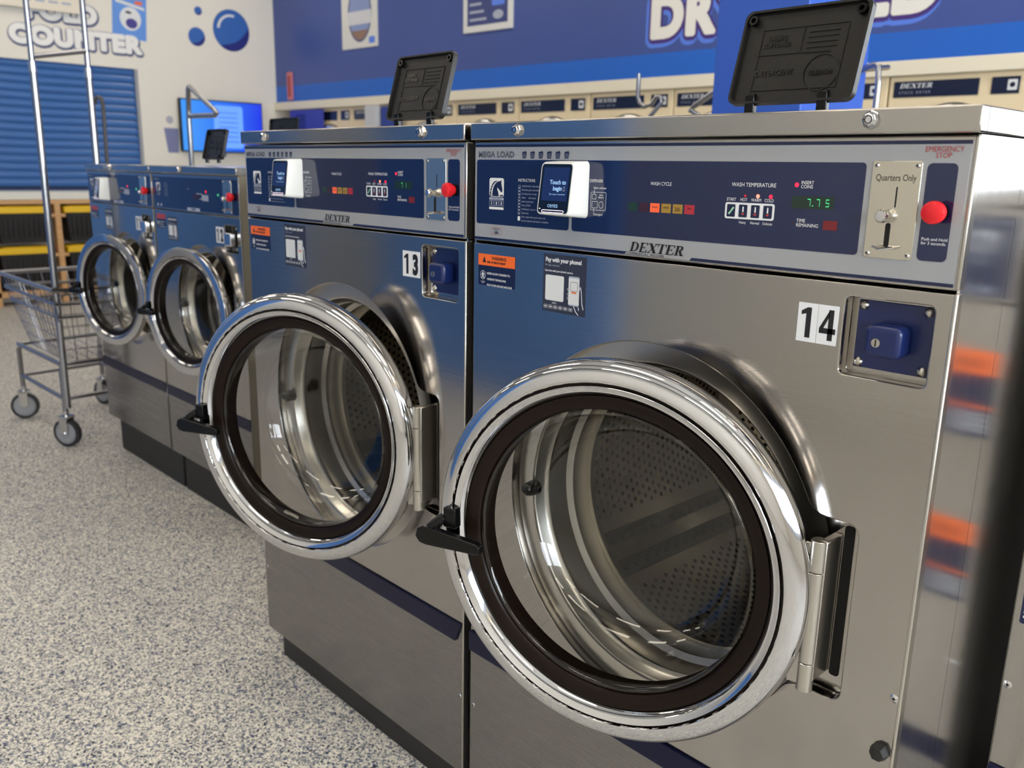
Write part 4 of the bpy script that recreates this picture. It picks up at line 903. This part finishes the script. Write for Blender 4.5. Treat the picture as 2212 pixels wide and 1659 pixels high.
# ------------------------------------------------------------------ laundry cart
def cart():
    t = thing('laundry_cart', 'chrome wire laundry cart with tall rack poles left of the washers', 'cart')
    zr, zb = .735, .40
    R = [(-3.74, .14), (-2.90, .14), (-2.90, .64), (-3.74, .64)]; B = [(-3.53, .20), (-3.02, .20), (-3.02, .56), (-3.53, .56)]
    b = MB(); b.tube([(x, y, zr) for x, y in R]+[(R[0][0], R[0][1], zr)], .011, WIRE, 8); b.tube([(x, y, .67) for x, y in [(-3.70, .15), (-2.92, .15), (-2.92, .63), (-3.70, .63), (-3.70, .15)]], .006, WIRE, 6)
    b.tube([(x, y, .61) for x, y in [(-3.665, .163), (-2.94, .163), (-2.94, .61), (-3.665, .61), (-3.665, .163)]], .006, WIRE, 6); b.build('basket_rim', t, smooth=60)
    b = MB()
    def L(p, q, k): return tuple(p[i]+(q[i]-p[i])*k for i in range(len(p)))
    for a in range(4):
        p, q = R[a], R[(a+1) % 4]; p2, q2 = B[a], B[(a+1) % 4]; n = 13 if a % 2 == 0 else 8
        for i in range(n+1):
            u = L(p, q, i/n); v = L(p2, q2, i/n); b.tube([(u[0], u[1], zr), (v[0], v[1], zb)], .0022, WIRE, 5)
        for j in range(1, 6):
            k = j/6; u = L(p, p2, k); v = L(q, q2, k); z = zr+(zb-zr)*k; b.tube([(u[0], u[1], z), (v[0], v[1], z)], .0022, WIRE, 5)
    for i in range(11): x = -3.53+.51*i/10; b.tube([(x, .20, zb), (x, .56, zb)], .002, WIRE, 5)
    for i in range(8): y = .20+.36*i/7; b.tube([(-3.53, y, zb), (-3.02, y, zb)], .002, WIRE, 5)
    b.build('wire_basket', t, smooth=60)
    b = MB(); Wp = [(-3.04, .18), (-3.66, .17), (-3.70, .57), (-3.06, .57)]
    for x, y in Wp: b.tube([(x, y, .155), (x, y, .36), (x+(.03 if x < -3.3 else -.0), y+.01, .385)], .012, WIRE, 8)
    for i in range(4):
        p, q = Wp[i], Wp[(i+1) % 4]; b.tube([(p[0], p[1], .385), (q[0], q[1], .385)], .011, WIRE, 8); b.tube([(p[0], p[1], .225), (q[0], q[1], .225)], .010, WIRE, 8)
    b.build('cart_frame', t, smooth=60)
    for i, (x, y) in enumerate(Wp):
        b = MB(); T = Matrix.Translation((x, y, .066)) @ Matrix.Rotation(math.radians((35, 62, 20, 50)[i]), 4, 'Z') @ Matrix.Scale(1.21, 4)
        b.lathe([(0, -.012), (.036, -.013), (.038, -.010), (.052, -.009), (.053, 0), (.052, .009), (.038, .010), (.036, .013), (0, .012)], WHEEL, (0, 0, 0), 32, T)
        b.lathe([(.043, -.0125), (.0535, -.0105), (.0545, 0), (.0535, .0105), (.043, .0125)], TYRE, (0, 0, 0), 32, T); w_ = b.build('caster_wheel', t, smooth=40)
        b = MB(); b.box(-.016, .016, -.022, -.017, 0, .062, CHROME_R, T).box(-.016, .016, .017, .022, 0, .062, CHROME_R, T).box(-.02, .02, -.022, .022, .058, .066, CHROME_R, T); b.tube([(0, -.024, 0), (0, .024, 0)], .006, CHROME_R, 8, T); b.tube([(x, y, .14), (x, y, .17)], .014, CHROME_R, 10)
        b.build('caster_fork', w_, smooth=40)
    p1, p2 = (-2.965, .17), (-3.03, .41)
    for p, nm in ((p1, 0), (p2, 1)):
        b = MB(); b.tube([(p[0], p[1], .2), (p[0], p[1], 1.66)], .015, POLE, 14); b.tube([(p[0], p[1], 1.64), (p[0], p[1], 2.6)], .0115, POLE, 14); b.tube([(p[0], p[1], 1.63), (p[0], p[1], 1.67)], .018, CHROME_R, 14)
        b.build('rack_pole', t, smooth=60)
    MB().tube([(p1[0], p1[1], 1.69), (p2[0], p2[1], 1.74)], .011, POLE, 12).build('cross_bar', t, smooth=60)
cart()
